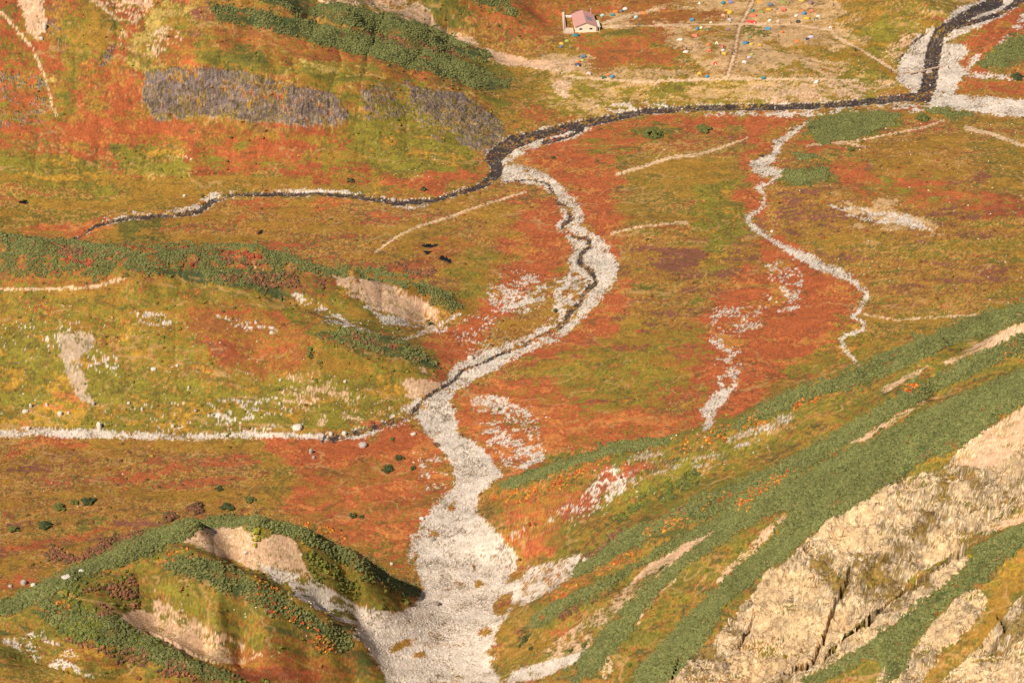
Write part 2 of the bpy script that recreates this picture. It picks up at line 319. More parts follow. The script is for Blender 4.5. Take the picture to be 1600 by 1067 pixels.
VEG = [
('redhill', [(0,0),(230,0),(250,60),(215,110),(235,190),(420,205),(560,205),(580,295),(300,296),(120,275),(0,240)]),
('redhill_bright', [(60,60),(200,90),(215,190),(330,205),(300,240),(120,255),(60,150)]),
('purple',[(68,0),(95,0),(102,60),(98,98),(84,100),(75,50)]), ('mossochre',[(95,20),(150,10),(180,60),(165,95),(150,112),(130,145),(112,120)]), ('hillmix',[(60,130),(120,110),(135,170),(90,192),(40,182)]),  # first strip: ridge shading painted in as purple-brown cover
('rustmix',[(0,100),(60,100),(90,200),(40,225),(0,205)]), ('darkgreen',[(5,5),(30,5),(35,30),(10,28)]), ('darkgreen',[(160,30),(175,20),(178,55),(165,50)]), ('rustmix',[(340,205),(420,215),(440,250),(380,280),(330,250)]), ('mossochre',[(480,230),(545,225),(560,262),(500,270)]),
('straw', [(215,30),(300,0),(340,50),(300,95),(240,130),(212,110)]),
('hillmix', [(290,20),(430,40),(560,75),(760,130),(800,150),(790,210),(745,265),(600,300),(560,250),(545,190),(520,150),(400,115),(240,105),(260,60)]),
('brown', [(268,62),(302,55),(300,98),(258,104)]), ('darkgreen',[(350,66),(374,60),(430,112),(400,112),(352,100)]), ('purple',[(300,0),(325,0),(310,60),(298,58)]), ('straw',[(430,70),(520,85),(560,130),(480,120)]), ('mossochre',[(560,80),(650,95),(700,125),(600,130)]),
('brown', [(320,30),(460,60),(600,100),(700,120),(640,130),(480,95),(340,70)]),
('moss', [(560,195),(690,195),(740,240),(700,270),(600,260),(556,240)]),
('ochre', [(0,236),(120,262),(200,280),(300,280),(430,270),(560,285),(700,275),(760,265),(755,290),(600,308),(400,300),(330,310),(120,345),(0,365)]),
('darkgreen', [(172,228),(212,230),(215,262),(180,258)]), ('straw',[(215,240),(280,236),(285,275),(230,280)]), ('moss', [(10,235),(90,245),(160,265),(170,300),(60,290),(0,270)]), ('moss', [(190,225),(270,235),(280,275),(200,270)]),
('rustorange', [(60,340),(130,345),(180,350),(110,372),(50,362)]), ('rust', [(590,270),(760,262),(750,285),(640,300)]),
('hillmix', [(430,0),(640,10),(700,50),(780,100),(860,120),(880,160),(800,175),(790,140),(700,92),(560,40)]),
('ochre', [(790,95),(880,90),(870,160),(830,200),(790,195)]),
('brown', [(700,0),(900,0),(880,50),(830,60),(760,45)]), ('rustorange', [(760,10),(900,5),(900,25),(800,45)]),
('darkgreen', [(640,0),(690,0),(740,30),(720,50),(670,30)]),
('ochre', [(850,85),(900,60),(940,40),(1060,0),(1600,0),(1600,60),(1450,120),(1400,140),(1380,165),(1000,175),(900,200),(850,190)]),
('brown', [(860,0),(1060,0),(1020,12),(960,30),(860,20)]),
('hutmeadow', [(905,50),(960,42),(1100,42),(1060,55),(1040,72),(1060,110),(960,108),(910,100),(900,75)]),
('brown', [(1010,18),(1120,14),(1130,26),(1120,40),(960,40),(960,32)]),
('ochre', [(1050,85),(1100,90),(1120,125),(1040,118)]),
('bank', [(860,118),(1000,126),(1150,128),(1320,130),(1400,128),(1380,160),(1200,162),(1000,168),(900,190),(865,160)]),
('moss', [(1300,60),(1400,20),(1450,0),(1480,5),(1430,60),(1400,100),(1330,80)]), ('mossochre', [(1190,85),(1320,82),(1390,120),(1300,128),(1180,112)]),
('moss', [(1240,108),(1310,100),(1390,128),(1330,130)]), ('moss', [(1020,128),(1080,126),(1080,150),(1010,158)]),
('camp', [(1020,12),(1060,0),(1280,0),(1320,18),(1290,30),(1305,50),(1345,75),(1330,80),(1280,72),(1200,68),(1195,120),(1160,118),(1150,90),(1100,88),(1080,75),(1140,66),(1140,55),(1105,50),(1030,46),(1035,34),(1120,40),(1130,20),(1080,12)]),
('camp', [(1195,78),(1240,84),(1300,96),(1340,112),(1320,118),(1250,104),(1195,110)]), ('camp', [(1045,62),(1075,48),(1098,66),(1092,85),(1070,84),(1040,70)]), ('camp', [(1085,75),(1140,68),(1165,70),(1180,115),(1135,115),(1090,110),(1110,90)]),
('camp', [(930,30),(1000,18),(1015,22),(990,32),(960,40),(930,42)]), ('camp', [(760,85),(850,90),(905,85),(920,110),(1150,118),(1300,120),(1300,126),(1140,126),(900,122),(870,110),(820,100),(770,96)]),
('darkgreen', [(1155,40),(1185,38),(1192,48),(1180,54),(1160,53)]), ('ochre', [(1088,50),(1150,53),(1145,68),(1085,68)]),
('bank', [(1390,90),(1430,45),(1500,10),(1540,0),(1470,0),(1420,50),(1370,80)]),
# plain, middle
('rust', [(830,175),(900,172),(790,200),(830,190)]), ('rustorange', [(840,178),(900,172),(930,182),(870,190)]),
('rust', [(870,215),(1010,185),(1200,178),(1270,182),(1220,205),(1160,200),(1080,200),(1010,200),(960,230),(900,225),(860,240),(840,235)]),
('rust', [(800,240),(880,225),(960,215),(940,270),(965,290),(940,320),(910,300),(890,290),(860,270),(820,262)]),
('rustmix', [(900,200),(1020,190),(1080,215),(1000,240),(950,265),(900,250)]), ('darkgreen', [(990,200),(1050,198),(1050,215),(1010,225),(985,245),(950,270),(935,280),(965,245),(1000,225)]),
('rust', [(905,310),(960,300),(980,380),(975,430),(950,440),(920,370)]),
('purple', [(1150,190),(1180,250),(1170,330),(1190,350),(1190,420),(1110,480),(1090,560),(1000,580),(960,520),(990,460),(980,380),(960,340),(1000,280),(1080,250)]),
('ochre', [(1000,230),(1150,220),(1160,320),(1100,370),(960,350),(970,290)]), ('moss', [(1100,290),(1150,270),(1170,330),(1130,420),(1080,440),(1090,360)]),
('purple', [(960,370),(1060,350),(1110,400),(1080,480),(1000,500),(970,430)]),
('rust', [(840,300),(870,300),(890,350),(900,390),(860,440),(800,480),(760,560),(690,590),(650,560),(660,520),(720,500),(780,450),(800,400),(790,350)]),
('rust', [(905,500),(950,450),(985,440),(960,520),(890,540),(840,560),(780,580),(750,590),(860,530)]),
('greenrust', [(880,540),(1000,500),(1110,520),(1120,560),(1090,620),(950,650),(830,690),(760,640),(800,590)]),
('mossochre', [(860,560),(1000,540),(1080,580),(1010,640),(900,610),(840,610)]),
('rustorange', [(700,640),(760,600),(850,590),(900,640),(1000,640),(1080,650),(1040,682),(960,690),(860,720),(790,750),(740,700)]),
('rust', [(1160,180),(1200,200),(1180,250),(1190,270),(1210,290),(1180,340),(1160,330),(1165,290),(1160,240)]),
('rust', [(1195,400),(1150,440),(1110,480),(1100,560),(1090,640),(1060,680),(1110,672),(1230,600),(1260,560),(1310,520),(1340,470),(1345,450),(1270,400),(1200,360)]),
('mossochre', [(1310,500),(1360,510),(1360,540),(1330,580),(1260,590),(1200,620),(1230,580),(1280,560)]),
# plain, right
('purple', [(1240,230),(1350,215),(1600,180),(1600,500),(1540,490),(1370,500),(1350,440),(1290,400),(1240,380),(1210,340),(1230,300)]),
('plain', [(1340,190),(1600,180),(1600,260),(1500,280),(1380,300)]), ('ochre', [(1480,190),(1600,180),(1600,330),(1560,300)]),
('rust', [(1230,210),(1320,215),(1330,230),(1250,235)]), ('rustmix', [(1290,250),(1440,270),(1600,320),(1600,345),(1520,330),(1400,310),(1300,290)]),
('camp', [(1310,315),(1400,320),(1450,345),(1480,362),(1400,352),(1320,345)]), ('redpatch', [(1540,320),(1600,325),(1600,345),(1550,340)]),
('ochre', [(1350,500),(1600,440),(1600,475),(1440,520),(1340,570)]), ('ochre', [(1250,360),(1420,375),(1600,365),(1600,400),(1400,410),(1300,390)]),
('rust', [(1500,80),(1560,40),(1600,30),(1600,60),(1540,80),(1520,130),(1600,130),(1600,152),(1510,150),(1500,125)]), ('rustmix', [(1500,110),(1600,120),(1600,135),(1520,140)]),
('rust', [(1495,60),(1560,20),(1600,10),(1600,60),(1530,80)]),
# plain, left
('plain', [(130,372),(200,345),(320,338),(480,320),(760,300),(800,330),(780,400),(740,470),(700,460),(600,420),(480,400),(300,380)]),
('darkgreen', [(180,352),(260,345),(290,350),(240,375),(180,372)]), ('rust', [(320,320),(400,312),(440,318),(380,330)]), ('rustorange', [(480,308),(540,310),(545,318),(480,320)]),
('ochre', [(620,350),(720,340),(720,370),(660,400),(590,400)]), ('brown', [(640,375),(740,380),(740,410),(640,410)]), ('mossochre', [(700,410),(780,400),(760,470),(720,480)]),
('redpatch', [(620,412),(670,408),(680,425),(640,428)]),
# middle left hill
('mossochre', [(0,430),(200,425),(430,420),(530,430),(640,490),(690,570),(640,640),(500,680),(0,680)]),
('moss', [(0,520),(100,500),(160,560),(240,580),(360,600),(500,600),(640,620),(560,665),(300,672),(0,670)]),
('gold', [(60,590),(110,590),(130,650),(100,665),(70,640)]), ('gold', [(200,530),(240,545),(230,560),(195,548)]), ('gold', [(180,505),(215,515),(205,530)]), ('gold', [(0,650),(60,655),(100,668),(0,670)]),
('moss', [(450,600),(600,580),(640,600),(620,630),(500,650)]),
('brown', [(270,480),(420,490),(480,520),(500,560),(430,590),(340,560),(310,520)]), ('redpatch', [(320,525),(390,530),(385,550),(335,555)]), ('redpatch', [(340,535),(360,560),(345,575)]),
('brown', [(430,420),(520,430),(500,455),(440,450)]), ('mossochre', [(480,440),(560,490),(640,520),(600,530),(500,500),(440,470)]),
('shoulder', [(0,380),(300,395),(480,415),(540,430),(500,470),(430,450),(300,445),(200,428),(0,435)]),
('brown', [(0,438),(110,442),(200,438),(180,450),(0,452)]),
# bottom left plain
('plain', [(0,688),(200,685),(440,685),(480,720),(440,800),(300,808),(150,860),(0,930)]),
('rust', [(35,690),(130,685),(125,705),(60,705),(20,720)]), ('rust', [(150,748),(200,735),(240,745),(180,758)]), ('rust', [(190,725),(310,728),(250,738)]), ('purple', [(60,790),(300,790),(260,820),(150,850),(0,860),(0,820)]),
('rust', [(100,830),(200,830),(120,845)]), ('redpatch', [(0,845),(110,838),(60,858)]), ('purple', [(0,730),(130,705),(120,740),(0,755)]),
('rustorange', [(440,690),(560,685),(640,655),(660,670),(700,710),(700,760),(660,820),(640,880),(560,850),(480,815),(440,780)]),
('rust', [(400,680),(560,684),(640,660),(650,700),(560,720),(440,720)]), ('mossochre', [(590,840),(640,850),(650,900),(600,870)]), ('autumn', [(560,830),(640,850),(648,910),(590,870)]),
('ochre', [(400,720),(450,720),(460,780),(410,800)]), ('brown', [(0,900),(60,900),(0,930)]),
# lower left hill
('slope', [(0,960),(100,900),(250,830),(420,815),(560,870),(660,940),(620,960),(560,1000),(610,1067),(0,1067)]),
('moss', [(480,880),(560,880),(650,935),(620,955),(560,950),(500,900)]), ('moss', [(210,870),(260,890),(350,960),(400,1010),(330,980),(240,920)]), ('mossochre', [(60,1000),(160,1010),(240,1060),(120,1050)]),
('brown', [(420,1000),(500,1030),(560,1060),(440,1067),(300,1060)]), ('redpatch', [(330,1050),(430,1040),(520,1067),(330,1067)]), ('darkgreen', [(470,825),(520,840),(510,880),(470,870)]),
('darkgreen', [(500,930),(560,960),(575,985),(520,960),(460,930)]), ('ochre', [(0,1035),(80,1050),(140,1067),(0,1067)]), ('gold', [(400,825),(420,830),(410,845)]),
# right hand slope
('slope', [(755,800),(780,755),(1040,684),(1200,630),(1440,530),(1600,475),(1600,1067),(770,1067),(770,980),(900,880),(820,880)]),
('rust', [(775,830),(840,830),(870,860),(820,880)]), ('brown', [(770,790),(850,780),(960,730),(900,800),(860,850),(800,830)]),
('redpatch', [(880,790),(940,730),(1010,710),(1000,730),(950,780),(890,810)]), ('autumn', [(765,770),(860,745),(960,705),(940,725),(860,770),(790,800)]),
('moss', [(980,760),(1060,720),(1150,690),(1240,650),(1230,670),(1120,720),(1040,760),(960,800)]), ('slope', [(1150,665),(1440,560),(1560,510),(1420,590),(1200,700)]),
('brown', [(1300,690),(1400,640),(1500,580),(1440,625),(1330,690)]), ('mossochre', [(1240,730),(1330,670),(1420,620),(1380,650),(1260,735)]),
('autumn', [(830,920),(900,880),(1000,850),(960,890),(860,945)]), ('autumn', [(1080,785),(1150,768),(1110,790),(1040,820)]),
('mossochre', [(1040,990),(1120,920),(1230,800),(1230,815),(1150,890),(1050,1000)]), ('brown', [(1000,1050),(1130,930),(1190,870),(1150,930),(1010,1067)]),
('moss', [(1410,720),(1500,690),(1490,712),(1430,735)]), ('ochre', [(1500,740),(1600,640),(1600,660),(1500,705)]),
('brown', [(775,990),(850,990),(900,960),(880,1000),(800,1030)]), ('ochre', [(780,960),(830,950),(900,1000),(800,1040),(765,1020)]),
('ochre', [(1440,1067),(1500,990),(1560,900),(1600,860),(1600,920),(1540,990),(1470,1067)]), ('gold', [(1550,880),(1600,855),(1600,875),(1560,905)]),
]
vegras = np.full((RH, RW), MK.index('plain'), np.int16)
for k, p in VEG: fill(vegras, p, MK.index(k))
# hard ground: 1 gravel 2 water 3 grey rock 4 pale cliff 5 scree 6 path ; each outline with how much of it is bare
hard = np.zeros((RH, RW), np.uint8); dens = np.zeros((RH, RW), np.float32)
def hp(c, d, poly): fill(hard, poly, c); fill(dens, poly, d)
def hs(c, d, pl, extra=0): stroke(hard, pl, c, extra); stroke(dens, pl, d, extra)
hp(3,.92,[(228,112),(300,106),(380,112),(450,132),(520,148),(546,180),(540,194),(480,198),(400,192),(320,182),(240,190),(232,170),(222,148)])
hp(3,.6,[(270,108),(330,108),(330,125),(275,128)]); hp(3,.72,[(340,116),(450,134),(440,155),(345,140)])
hp(3,.9,[(640,135),(720,145),(782,187),(790,207),(765,244),(720,225),(690,192),(640,165)]); hp(3,.4,[(565,135),(640,125),(645,160),(700,200),(690,225),(640,180),(570,188)])
hp(3,.75,[(152,95),(172,75),(182,72),(170,98),(155,103)]); hp(3,.3,[(70,20),(100,50),(105,85),(90,75),(75,50)]); hp(3,.35,[(0,110),(70,120),(75,190),(0,200)])
hp(5,.9,[(28,0),(68,0),(72,40),(58,66),(44,50)]); hp(5,.5,[(140,0),(240,0),(200,60),(185,75),(190,40)]); hp(5,.45,[(225,60),(260,40),(290,60),(230,95)])
hp(5,.93,[(495,0),(545,5),(560,16),(500,8)]); hp(5,.9,[(610,20),(650,5),(672,15),(680,40),(740,60),(760,85),(700,55),(650,38)]); hp(5,.95,[(755,75),(800,85),(830,95),(880,95),(905,90),(890,115),(840,108),(780,100)])
hp(5,.5,[(520,0),(640,0),(620,25),(560,20)]); hp(5,.9,[(870,125),(900,125),(888,140),(890,155),(876,152),(862,135)]); hp(5,.5,[(1190,125),(1330,128),(1400,130),(1330,158),(1200,160),(1150,150)])
hp(5,.45,[(1050,60),(1100,66),(1090,84),(1045,72)]); hp(5,.5,[(1390,70),(1440,45),(1400,100),(1380,95)])
hp(5,.96,[(515,428),(560,430),(612,442),(648,455),(665,472),(690,490),(650,505),(600,493),(555,467)]); hp(5,.6,[(640,485),(690,488),(675,515),(650,500)])
hp(1,.45,[(455,458),(480,465),(560,512),(600,530),(560,520),(500,500)]); hp(1,.5,[(560,470),(650,505),(690,515),(600,505)])
hp(1,.09,[(0,500),(90,490),(180,520),(190,600),(150,580),(80,560),(0,540)])
hp(5,.86,[(92,520),(140,518),(152,540),(120,560),(136,600),(146,632),(126,626),(106,590),(95,560)]); hp(1,.3,[(205,485),(250,490),(270,505),(220,510)]); hp(1,.35,[(325,490),(420,505),(450,525),(380,515)]); hp(5,.5,[(490,600),(515,615),(508,668),(495,665)]); hp(5,.14,[(430,590),(500,580),(640,650),(560,660),(450,640)])
hp(5,.85,[(625,598),(640,592),(685,597),(690,602),(655,622),(640,622)]); hp(1,.09,[(180,630),(440,620),(480,665),(200,668)]); hp(5,.7,[(645,562),(655,565),(670,585),(660,585)])
hp(5,.97,[(283,843),(320,826),(362,821),(385,828),(415,840),(430,832),(455,835),(470,866),(490,905),(540,940),(470,915),(400,890),(340,868)])
hp(1,.6,[(400,880),(490,905),(560,945),(600,960),(640,955),(560,1000),(520,965),(440,918)]); hp(1,.9,[(555,950),(640,958),(620,1067),(600,1050),(560,990)])
hp(5,.93,[(185,962),(215,950),(245,960),(300,990),(345,1012),(380,1040),(340,1036),(280,1015),(215,985)]); hp(5,.5,[(235,918),(262,935),(340,990),(400,1025),(380,1040),(300,990),(240,960)]); hp(5,.35,[(340,980),(400,1015),(420,1030),(350,1000)])
hp(1,.35,[(20,1000),(60,1010),(120,1040),(155,1060),(60,1035)]); hp(1,.2,[(0,1000),(60,985),(130,1030),(60,1030)])
hp(1,.24,[(870,800),(900,780),(960,725),(1010,705),(1080,712),(1060,730),(1000,750),(950,785),(900,820)]); hp(1,.15,[(800,830),(870,800),(880,790),(850,830),(790,845)]); hp(1,.13,[(1080,715),(1200,655),(1260,640),(1200,680),(1080,750)])
hp(5,.7,[(1370,610),(1410,590),(1450,570),(1440,582),(1390,610)]); hp(5,.85,[(1475,565),(1540,530),(1600,500),(1600,522),(1540,548),(1480,570)]); hp(5,.5,[(1330,690),(1390,655),(1450,620),(1440,635),(1380,670),(1330,700)])
hp(5,.9,[(1420,660),(1450,640),(1455,645),(1425,668)]) ; hp(5,.5,[(1275,740),(1320,705),(1340,700),(1290,740)])
hp(5,.95,[(885,1010),(930,960),(990,905),(1010,885),(1050,860),(1110,823),(1118,828),(1075,862),(1040,890),(1000,930),(960,970),(920,1005)]); hp(5,.4,[(850,1015),(960,930),(1000,905),(1110,850),(1000,960),(930,1010),(860,1040)])
hp(1,.85,[(800,1050),(860,1030),(940,1010),(900,1035),(840,1060),(790,1067)]); hp(5,.55,[(1120,905),(1200,820),(1240,795),(1210,830),(1130,930)]); hp(5,.8,[(985,960),(1008,955),(995,975),(985,980)])
hp(4,.6,[(930,1030),(950,1010),(960,1040),(945,1060)]); hp(4,.5,[(1030,1010),(1060,1005),(1040,1030),(1020,1040)])
hp(4,.93,[(1045,1067),(1060,1040),(1110,1005),(1140,970),(1180,920),(1205,885),(1215,890),(1245,862),(1290,818),(1320,795),(1350,785),(1400,745),(1430,742),(1480,730),(1500,700),(1560,660),(1600,632),(1600,812),(1560,830),(1510,855),(1440,890),(1400,930),(1330,985),(1270,1035),(1215,1067)])
hp(5,.9,[(1505,700),(1560,660),(1600,635),(1600,700),(1540,735),(1490,728)]); hp(5,.75,[(1500,845),(1600,800),(1600,815),(1540,835)])
hp(4,.95,[(1215,1067),(1340,986),(1400,935),(1440,900),(1500,862),(1515,870),(1495,905),(1450,945),(1400,980),(1345,1018),(1260,1067)])
hp(4,.9,[(1365,1067),(1395,1030),(1400,1067)]) ; hp(4,.9,[(1400,1067),(1430,1010),(1470,960),(1520,915),(1545,935),(1530,970),(1480,1010),(1440,1067)]); hp(4,.9,[(1470,1067),(1530,1010),(1570,960),(1600,930),(1600,1067)])
hp(4,.9,[(1450,940),(1475,925),(1480,935),(1460,950)]); hp(0,0,[(1385,700),(1390,700),(1388,705)])
# gravel of the streams
hp(1,.97,[(1403,112),(1410,85),(1428,62),(1440,50),(1470,40),(1500,10),(1540,0),(1600,0),(1575,22),(1500,55),(1478,68),(1510,70),(1515,82),(1495,100),(1510,108),(1500,130),(1488,148),(1540,152),(1600,156),(1600,183),(1560,181),(1510,173),(1440,168),(1418,140),(1400,125)])
hp(1,.8,[(1500,118),(1525,84),(1532,86),(1515,112),(1600,120),(1600,124),(1520,122)]); hs(1,.7,[(1560,70,4),(1590,40,6),(1600,22,5)]); hs(1,.4,[(1440,167,20),(1380,163,14),(1290,172,14),(1220,180,12)])
RIV = [(118,374,4),(150,352,5),(200,340,6),(270,336,6),(310,330,9),(335,312,8),(370,303,6),(450,303,5),(520,303,6),(570,308,7),(620,316,8),(680,312,7),(720,300,7),(755,289,9),(778,268,17),(772,245,24),(800,222,22),(850,208,14),(890,198,13),(950,185,11),(1010,173,9),(1100,168,9),(1200,167,10),(1290,164,9),(1380,156,11),(1432,150,13)]
hs(1,.2,RIV,1); hp(1,.75,[(590,314),(640,322),(690,318),(640,327)]); hp(1,.6,[(430,297),(540,296),(560,301),(440,300)]); hp(1,.7,[(260,330),(300,322),(330,300),(345,300),(310,328)]); hp(1,.7,[(1000,178),(1240,176),(1290,172),(1230,182),(1100,179)]); hp(1,.5,[(930,165),(1020,158),(1060,163),(960,176)]); hp(1,.5,[(150,344),(200,333),(240,332),(200,337)]); hp(1,.8,[(760,245),(800,215),(850,205),(890,205),(930,195),(900,215),(850,225),(810,245),(780,262)])
CEN = [(792,266,24),(840,275,20),(868,292,22),(880,320,28),(898,350,40),(922,380,40),(930,405,56),(925,435,54),(903,470,36),(880,500,28),(840,525,22),(780,550,20),(730,570,26),(700,590,22),(680,610,14),(655,640,24)]
hp(1,.9,[(783,262),(800,255),(830,262),(862,278),(885,296),(903,315),(912,335),(905,352),(926,364),(946,380),(957,396),(966,412),(963,432),(951,452),(936,472),(915,492),(896,512),(870,532),(832,547),(790,568),(745,590),(712,612),(690,640),(655,655),(650,640),(678,612),(700,588),(714,568),(768,544),(820,526),(850,508),(872,488),(868,470),(898,450),(896,430),(888,410),(896,394),(892,380),(882,365),(870,352),(880,338),(872,320),(862,304),(848,290),(800,284),(784,286)]); hp(1,.25,[(760,450),(790,415),(840,430),(870,455),(830,490),(770,490)]); hp(1,.5,[(870,430),(930,420),(900,500),(860,520)]); hp(1,.08,[(690,500),(760,480),(800,520),(740,560)])
hs(1,.7,[(710,500,6),(690,515,8),(670,520,4)]); hs(1,.9,[(785,485,5),(820,470,10),(850,465,5)]); hs(1,.8,[(600,540,2),(660,520,3),(720,490,4)])
FAN = [(650,652),(665,628),(690,618),(712,640),(715,675),(755,700),(785,742),(750,770),(742,800),(775,830),(805,865),(812,895),(818,930),(800,950),(775,985),(768,1040),(785,1067),(605,1067),(590,1030),(560,985),(600,962),(650,945),(662,920),(650,885),(648,830),(680,785),(712,760),(706,720),(672,685)]
hp(1,.985,FAN); hp(1,.74,[(812,888),(860,878),(905,866),(925,872),(870,918),(815,945)]); hp(1,.42,[(655,720),(700,710),(705,770),(665,765)]); hp(1,.33,[(735,620),(780,615),(840,650),(850,720),(800,735),(760,690)]); hp(1,.9,[(810,728),(848,710),(852,716),(815,735)]); hp(1,.5,[(640,830),(660,820),(652,880),(640,880)])
hs(1,.88,[(0,677,11),(60,674,13),(110,678,13),(160,676,15),(260,680,13),(300,680,14),(400,679,9),(440,680,7),(500,682,8)]); hs(1,.6,[(500,682,9),(560,680,12),(620,655,22),(660,630,22)]); hs(1,.08,[(150,662,16),(300,668,22),(420,668,10)])
EST = [(1262,190,4),(1240,205,7),(1215,225,13),(1210,245,10),(1180,258,17),(1195,268,17),(1225,268,5),(1205,285,3),(1183,293,6),(1195,308,4),(1190,325,4),(1168,340,6),(1180,358,7),(1205,375,6),(1235,392,10),(1262,403,18),(1285,418,13),(1310,425,16),(1335,440,7),(1355,460,7),(1345,480,5),(1334,494,6),(1352,505,3),(1350,514,4),(1316,527,4),(1318,540,7),(1340,570,3)]
hs(1,.96,EST); hp(1,.3,[(1200,410),(1240,405),(1255,440),(1245,475),(1200,470)]); hs(1,.5,[(1245,480,5),(1200,490,6),(1150,500,7),(1112,530,8),(1130,545,6),(1155,550,5),(1120,570,5)]); hp(1,.2,[(1110,480),(1200,480),(1190,510),(1110,540)]); hp(1,.4,[(1120,560),(1160,570),(1150,610),(1125,610)])
hp(1,.97,[(1095,640),(1118,610),(1145,605),(1135,625),(1118,645),(1110,670),(1098,672),(1100,655)]); hp(1,.5,[(1290,320),(1420,335),(1460,360),(1350,345)])

for p in [[(606,1014),(625,1000),(650,996),(642,1008),(615,1020)],[(645,1020),(660,1016),(662,1024),(648,1027)],[(738,908),(752,904),(757,916),(745,919)],[(772,936),(800,922),(803,945),(785,962),(768,957)],[(748,986),(765,979),(770,990),(755,995)],[(698,790),(714,784),(708,801)],[(668,828),(687,832),(672,843)],[(760,1015),(775,1005),(772,1030)],[(735,880),(745,884),(738,890)],[(800,890),(830,885),(815,905),(790,910)]]: hp(0,0,p)
# water threads
hs(2,.9,RIV); hs(2,.9,[(1432,156,10),(1444,150,24),(1452,130,24),(1456,100,24),(1460,75,24),(1468,52,20),(1490,36,17),(1520,18,16),(1560,2,18)]); hs(2,.85,[(1470,48,10),(1520,34,8),(1560,22,7),(1595,0,10)])
hs(2,.6,[(1402,98,3),(1420,72,4),(1445,52,5)]); hs(2,.75,[(850,222,7),(890,212,6),(910,200,8)])
hs(2,.62,[(784,283,2),(835,281,3),(858,287,4),(864,302,6),(870,315,6),(888,326,7),(893,340,9),(879,351,7),(886,363,7),(905,371,6),(920,372,6),(922,384,7),(908,395,7),(906,410,8),(925,424,8),(932,440,7),(915,456,9),(908,472,8),(890,488,9),(882,503,8),(862,518,8),(838,527,6),(815,542,5),(780,552,5),(755,566,4),(722,578,6),(706,596,5),(680,610,6),(662,622,5),(652,634,8),(640,650,7),(605,660,9),(560,676,7),(515,683,5)])
hs(2,.5,[(600,665,8),(560,672,6),(520,688,6)]); hs(2,.9,[(508,680,5),(504,690,4)])
for p in [[(658,383),(672,381),(684,383),(670,387)],[(662,393),(675,393),(668,398)],[(683,402),(692,400),(704,404),(706,410),(696,408)],[(400,362),(412,360),(408,367)],[(30,314),(42,312),(44,318),(33,319)]]: hp(7,1,p)
# trails and board walks
hs(8,.97,[(1178,-2,9),(1168,20,9),(1155,45,10),(1150,70,11),(1145,95,12),(1136,122,9)]); hs(6,.97,[(1178,-2,4),(1168,20,4),(1155,45,4),(1150,70,4),(1145,95,5),(1136,122,4)]); hs(6,1,[(936,42,3),(1000,41,3),(1150,38,3),(1240,39,3),(1300,48,4),(1306,58,6),(1345,78,3),(1400,112,4)]); hs(6,.9,[(880,120,4),(1000,128,4),(1140,123,5),(1260,124,4),(1340,126,3)])
hs(6,.9,[(965,272,5),(1000,262,5),(1050,246,5),(1090,242,5),(1130,230,4),(1170,215,2)]); hs(6,.7,[(1010,262,2),(1040,232,2)]); hs(6,.85,[(955,365,2),(1000,354,3),(1060,348,3),(1090,348,1)])
hs(6,.9,[(585,395,3),(620,370,4),(650,355,4),(700,340,4),(740,325,3),(820,300,3)]); hs(6,.9,[(0,453,4),(80,452,4),(150,448,4),(190,435,5),(212,427,4)]); hs(6,.85,[(1330,222,3),(1370,214,3),(1440,200,3),(1475,188,3)]); hs(6,.7,[(1262,228,4),(1290,224,4),(1320,222,6),(1350,230,3)])
hs(6,.9,[(1510,200,7),(1550,210,6),(1600,228,6)]); hs(6,.7,[(1352,492,3),(1400,500,3),(1470,495,3),(1525,492,3)]); hs(6,.8,[(0,18,4),(20,40,4),(50,75,4),(65,110,4),(75,135,4),(80,160,4),(88,180,3)]); hs(6,.8,[(905,52,3),(925,48,2)]); hs(6,.8,[(720,5,3),(780,60,2)] and [(1040,12,5),(980,26,5),(930,40,3)])
hs(6,.6,[(280,240,2),(300,250,2)]); hs(6,.7,[(400,418,3),(430,422,4),(436,428,3)])
